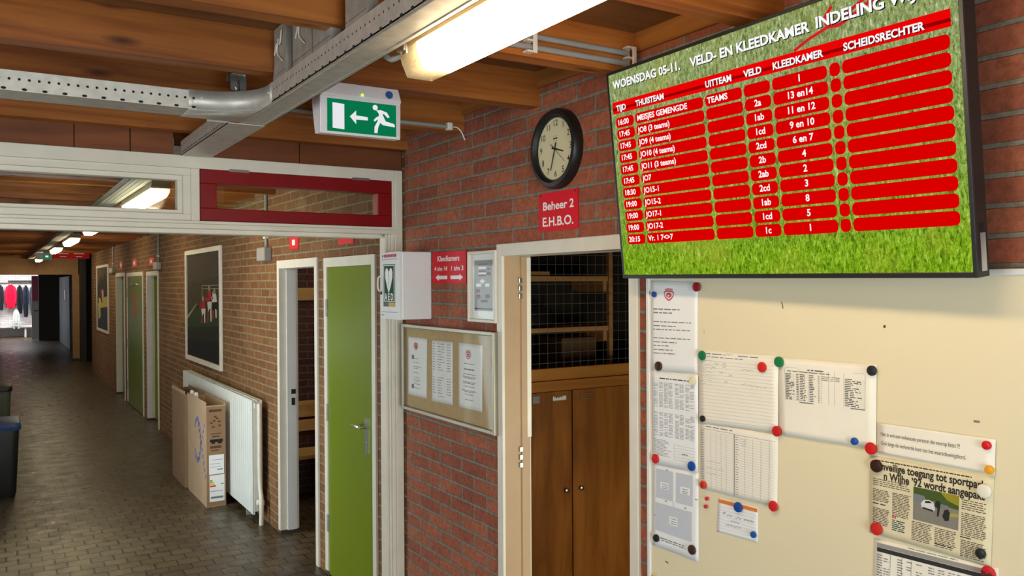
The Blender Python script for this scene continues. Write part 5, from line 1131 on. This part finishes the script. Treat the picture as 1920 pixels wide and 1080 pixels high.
framed([(180.7, 498), (200.4, 496.7), (204.4, 625.6), (181.6, 620)], 'tall framed photo beyond the green doors, farther along the corridor', 1)

# radiator
RX, RY0, RY1, RZ0, RZ1 = 1.715, 6.58, 9.36, 0.075, 0.965
t = thing('radiator', (1.76, 8.0, 0), 'long cream panel radiator on the corridor wall below the football photo', 'radiator')
m = MB(); FRD = FX(RX)
def fpan(x):
    n = 84; ym = RY1-RY0; ring = []
    vs_ = []
    for k in range(n+1):
        y = RY0+ym*k/n; off = 0.004*(0.5-0.5*math.cos(k*math.pi)) if 2 < k < n-2 else 0
        vs_ += [Vector((x+off, y, RZ0)), Vector((x+off, y, RZ1))]
    m.add(vs_, [(2*k, 2*k+1, 2*k+3, 2*k+2) for k in range(n)]); m.wbox(x+.004, x+.016, RY0, RY1, RZ0, RZ1)
fpan(RX); m.build('front_panel', M['radiator'], t)
MB().wbox(XC-.055, XC-.04, RY0, RY1, RZ0, RZ1).build('rear_panel', M['radiator'], t)
m = MB(); m.wbox(RX+.016, XC-.055, RY0+.005, RY0+.008, RZ0+.02, RZ1-.01)
for k in range(26): yy = RY0+.04+k*(RY1-RY0-.08)/25; m.wbox(RX+.022, XC-.06, yy, yy+.006, RZ1-.012, RZ1-.002)
m.wbox(RX+.03, RX+.036, RY0, RY1, RZ1-.01, RZ1+.004); m.build('top_grille', M['radiator'], t)
m = MB(); m.wbox(RX+.016, XC-.055, RY0-.012, RY0+.0, RZ1-.06, RZ1-.02); m.tube([(1.765, RY0-.006, RZ1-.04), (1.765, RY0-.02, RZ1-.1), (1.765, RY0-.02, .35), (1.765, RY0-.06, .2), (1.765, RY0-.06, .12), (1.765, RY0-.05, 0)], .017, 12, smooth=4); m.build('supply_pipe', M['white'], t, smooth=True)
m = MB(); m.lathe(FX(1.748), -(RY0-.03), .17, [(.026, -.03), (.026, .0), (.02, .012)], 18); m.wbox(1.75, 1.79, RY0-.05, RY0+.02, .15, .19); m.build('valve', M['white'], t, smooth=True)
for yy in (RY0+.5, RY1-.5): MB().wbox(XC-.04, XC-.001, yy, yy+.04, .2, .85).build('wall_bracket', M['steel'], t)
for yy in (RY0+.3, RY1-.3): MB().wbox(RX+.03, XC-.045, yy, yy+.03, 0, RZ0+.03).build('foot', M['steel_dark'], t)

# cardboard boxes leaning by the radiator
def carton(x0, x1, y0, y1, h, lab, near):
    t = thing('cardboard_box', ((x0+x1)/2, (y0+y1)/2, 0), lab, 'box', 'tall cardboard boxes by the radiator')
    fr0 = Frame((x0, 0, 0), (0, -1, 0), (0, 0, 1)); fn = Frame((0, y0, 0), (1, 0, 0), (0, 0, 1)); wl = .005
    m = MB(); m.wbox(x0, x0+wl, y0, y1, 0, h); m.wbox(x1-wl, x1, y0, y1, 0, h+.02); m.wbox(x0+wl, x1-wl, y1-wl, y1, 0, h); m.wbox(x0+wl, x1-wl, y0, y0+wl, 0, h); m.wbox(x0+wl, x1-wl, y0+wl, y1-wl, .0, .004); m.build('walls', M['card'] if near else M['card_dark'], t)
    m = MB(); m.box(fr0, -y1, -y0, h-.001, h+.03, -.004, .001); m.build('top_flap', M['card'], t)
    if near:
        m = MB(); m.box(fn, x0+.004, x1-.002, .004, h-.01, 0, .0012); m.build('end_panel', M['card_dark'], t)
        m = MB()
        def bl(a, b, rr, a0, a1, n, wd):
            for k in range(n):
                an = math.radians(a0+(a1-a0)*k/(n-1)); u, v = -y0-(a)-rr[0]*math.cos(an), b+rr[1]*math.sin(an)
                m.prism(fr0, [(u-wd*1.5, v-.026), (u+wd*.3, v-.018), (u+wd*1.5, v+.03), (u-wd*.3, v+.02)], .0003, .001)
        bl(.34, .52, (.13, .18), 40, 320, 17, .016)
        for k in range(9): f_ = k/8; u, v = -y0-.30+.28*f_, .66-.40*f_; m.prism(fr0, [(u-.02, v-.02), (u+.01, v-.02), (u+.025, v+.018), (u-.005, v+.018)], .0003, .001)
        for k in range(7): f_ = k/6; u, v = -y0-.32+.26*f_, .36+.32*f_; m.prism(fr0, [(u-.016, v-.018), (u+.012, v-.012), (u+.02, v+.018), (u-.008, v+.012)], .0003, .001)
        m.build('blue_print', M['blue_print'], t)
        m = MB(); xw = x1-x0
        def b2(a, b, c, d, mi=0, w=.0016): m.box(fn, x0+xw*a, x0+xw*c, h*b, h*d, .0012, w, mi)
        b2(.15, .935, .80, .96)
        for a, b in ((.4, .88), (.2, .82), (.35, .84), (.6, .83), (.3, .78), (.62, .79), (.5, .86)): b2(a, b, a+.14, b+.016)
        b2(.22, .715, .75, .725); b2(.3, .685, .68, .70); b2(.2, .575, .78, .60); b2(.25, .55, .65, .56); m.build('print', solid((92, 66, 50)), t)
        m = MB(); b2(.2, .635, .85, .665); b2(.28, .62, .45, .635); b2(.6, .62, .8, .635); m.build('hand_hole', M['hole'], t)
        m = MB(); b2(.14, .32, .90, .51); b2(.16, .05, .92, .31)
        b2(.55, .36, .85, .37, 1, .002); b2(.2, .39, .8, .393, 1, .002); b2(.2, .42, .7, .424, 1, .002); b2(.3, .46, .85, .464, 1, .002); b2(.2, .15, .85, .155, 1, .002); b2(.22, .08, .85, .10, 1, .002); b2(.74, .215, .88, .225, 1, .002)
        for k, mi in enumerate((2, 3, 4, 5)): b2(.18, .25-.018*k, .30+.06*k, .265-.018*k, mi, .002)
        m.build('white_labels', [M['paper'], M['ink_grey'], solid((60, 150, 60)), solid((170, 190, 50)), solid((230, 190, 40)), solid((220, 60, 40))], t)
        for yy in (y0+.52, y0+.70):
            MB().prism(Frame((0, yy, 0), (1, 0, 0), (0, 0, 1)), [(x0+.008, h-.02), (x0+.045, h-.02), (x0+.04, h+.055), (x0+.02, h+.06), (x0+.010, h+.04)], -.02, .02).build('foam_insert', M['plastic_white'], t, bevel=.004)
carton(1.515, 1.675, 7.29, 8.06, .855, 'pale open cardboard box with blue print and white labels by the radiator', True)
carton(1.50, 1.66, 8.12, 8.75, .86, 'darker cardboard box standing behind the blue-printed box', False)
# bins
def bin_(cx, cy, wx, wy, h, mb, ml, lab):
    t = thing('waste_bin', (cx, cy, 0), lab, 'bin', 'waste bins along the corridor')
    def rr(sx, sy, z, r=.05):
        pts = []
        for ax, ay, a0 in ((sx-r, sy-r, 0), (-sx+r, sy-r, 90), (-sx+r, -sy+r, 180), (sx-r, -sy+r, 270)):
            for k in range(5): a = math.radians(a0+22.5*k); pts.append(Vector((cx+ax+r*math.cos(a), cy+ay+r*math.sin(a), z)))
        return pts
    MB().loft([rr(wx*.41, wy*.41, 0), rr(wx*.43, wy*.43, .05), rr(wx*.49, wy*.49, h-.06), rr(wx*.49, wy*.49, h-.05)]).build('body', mb, t, smooth=True)
    MB().loft([rr(wx*.52, wy*.52, h-.06), rr(wx*.53, wy*.53, h-.03), rr(wx*.50, wy*.50, h), rr(wx*.3, wy*.3, h+.012)]).build('lid', ml, t, smooth=True)
bin_(-.01, 8.8, .42, .52, .66, M['black'], M['bin_blue'], 'black waste bin with a blue lid at the left edge of the corridor')
bin_(-.015, 11.6, .40, .45, .70, M['bin_green'], M['black'], 'grey-green waste bin with dark rim farther along the corridor')
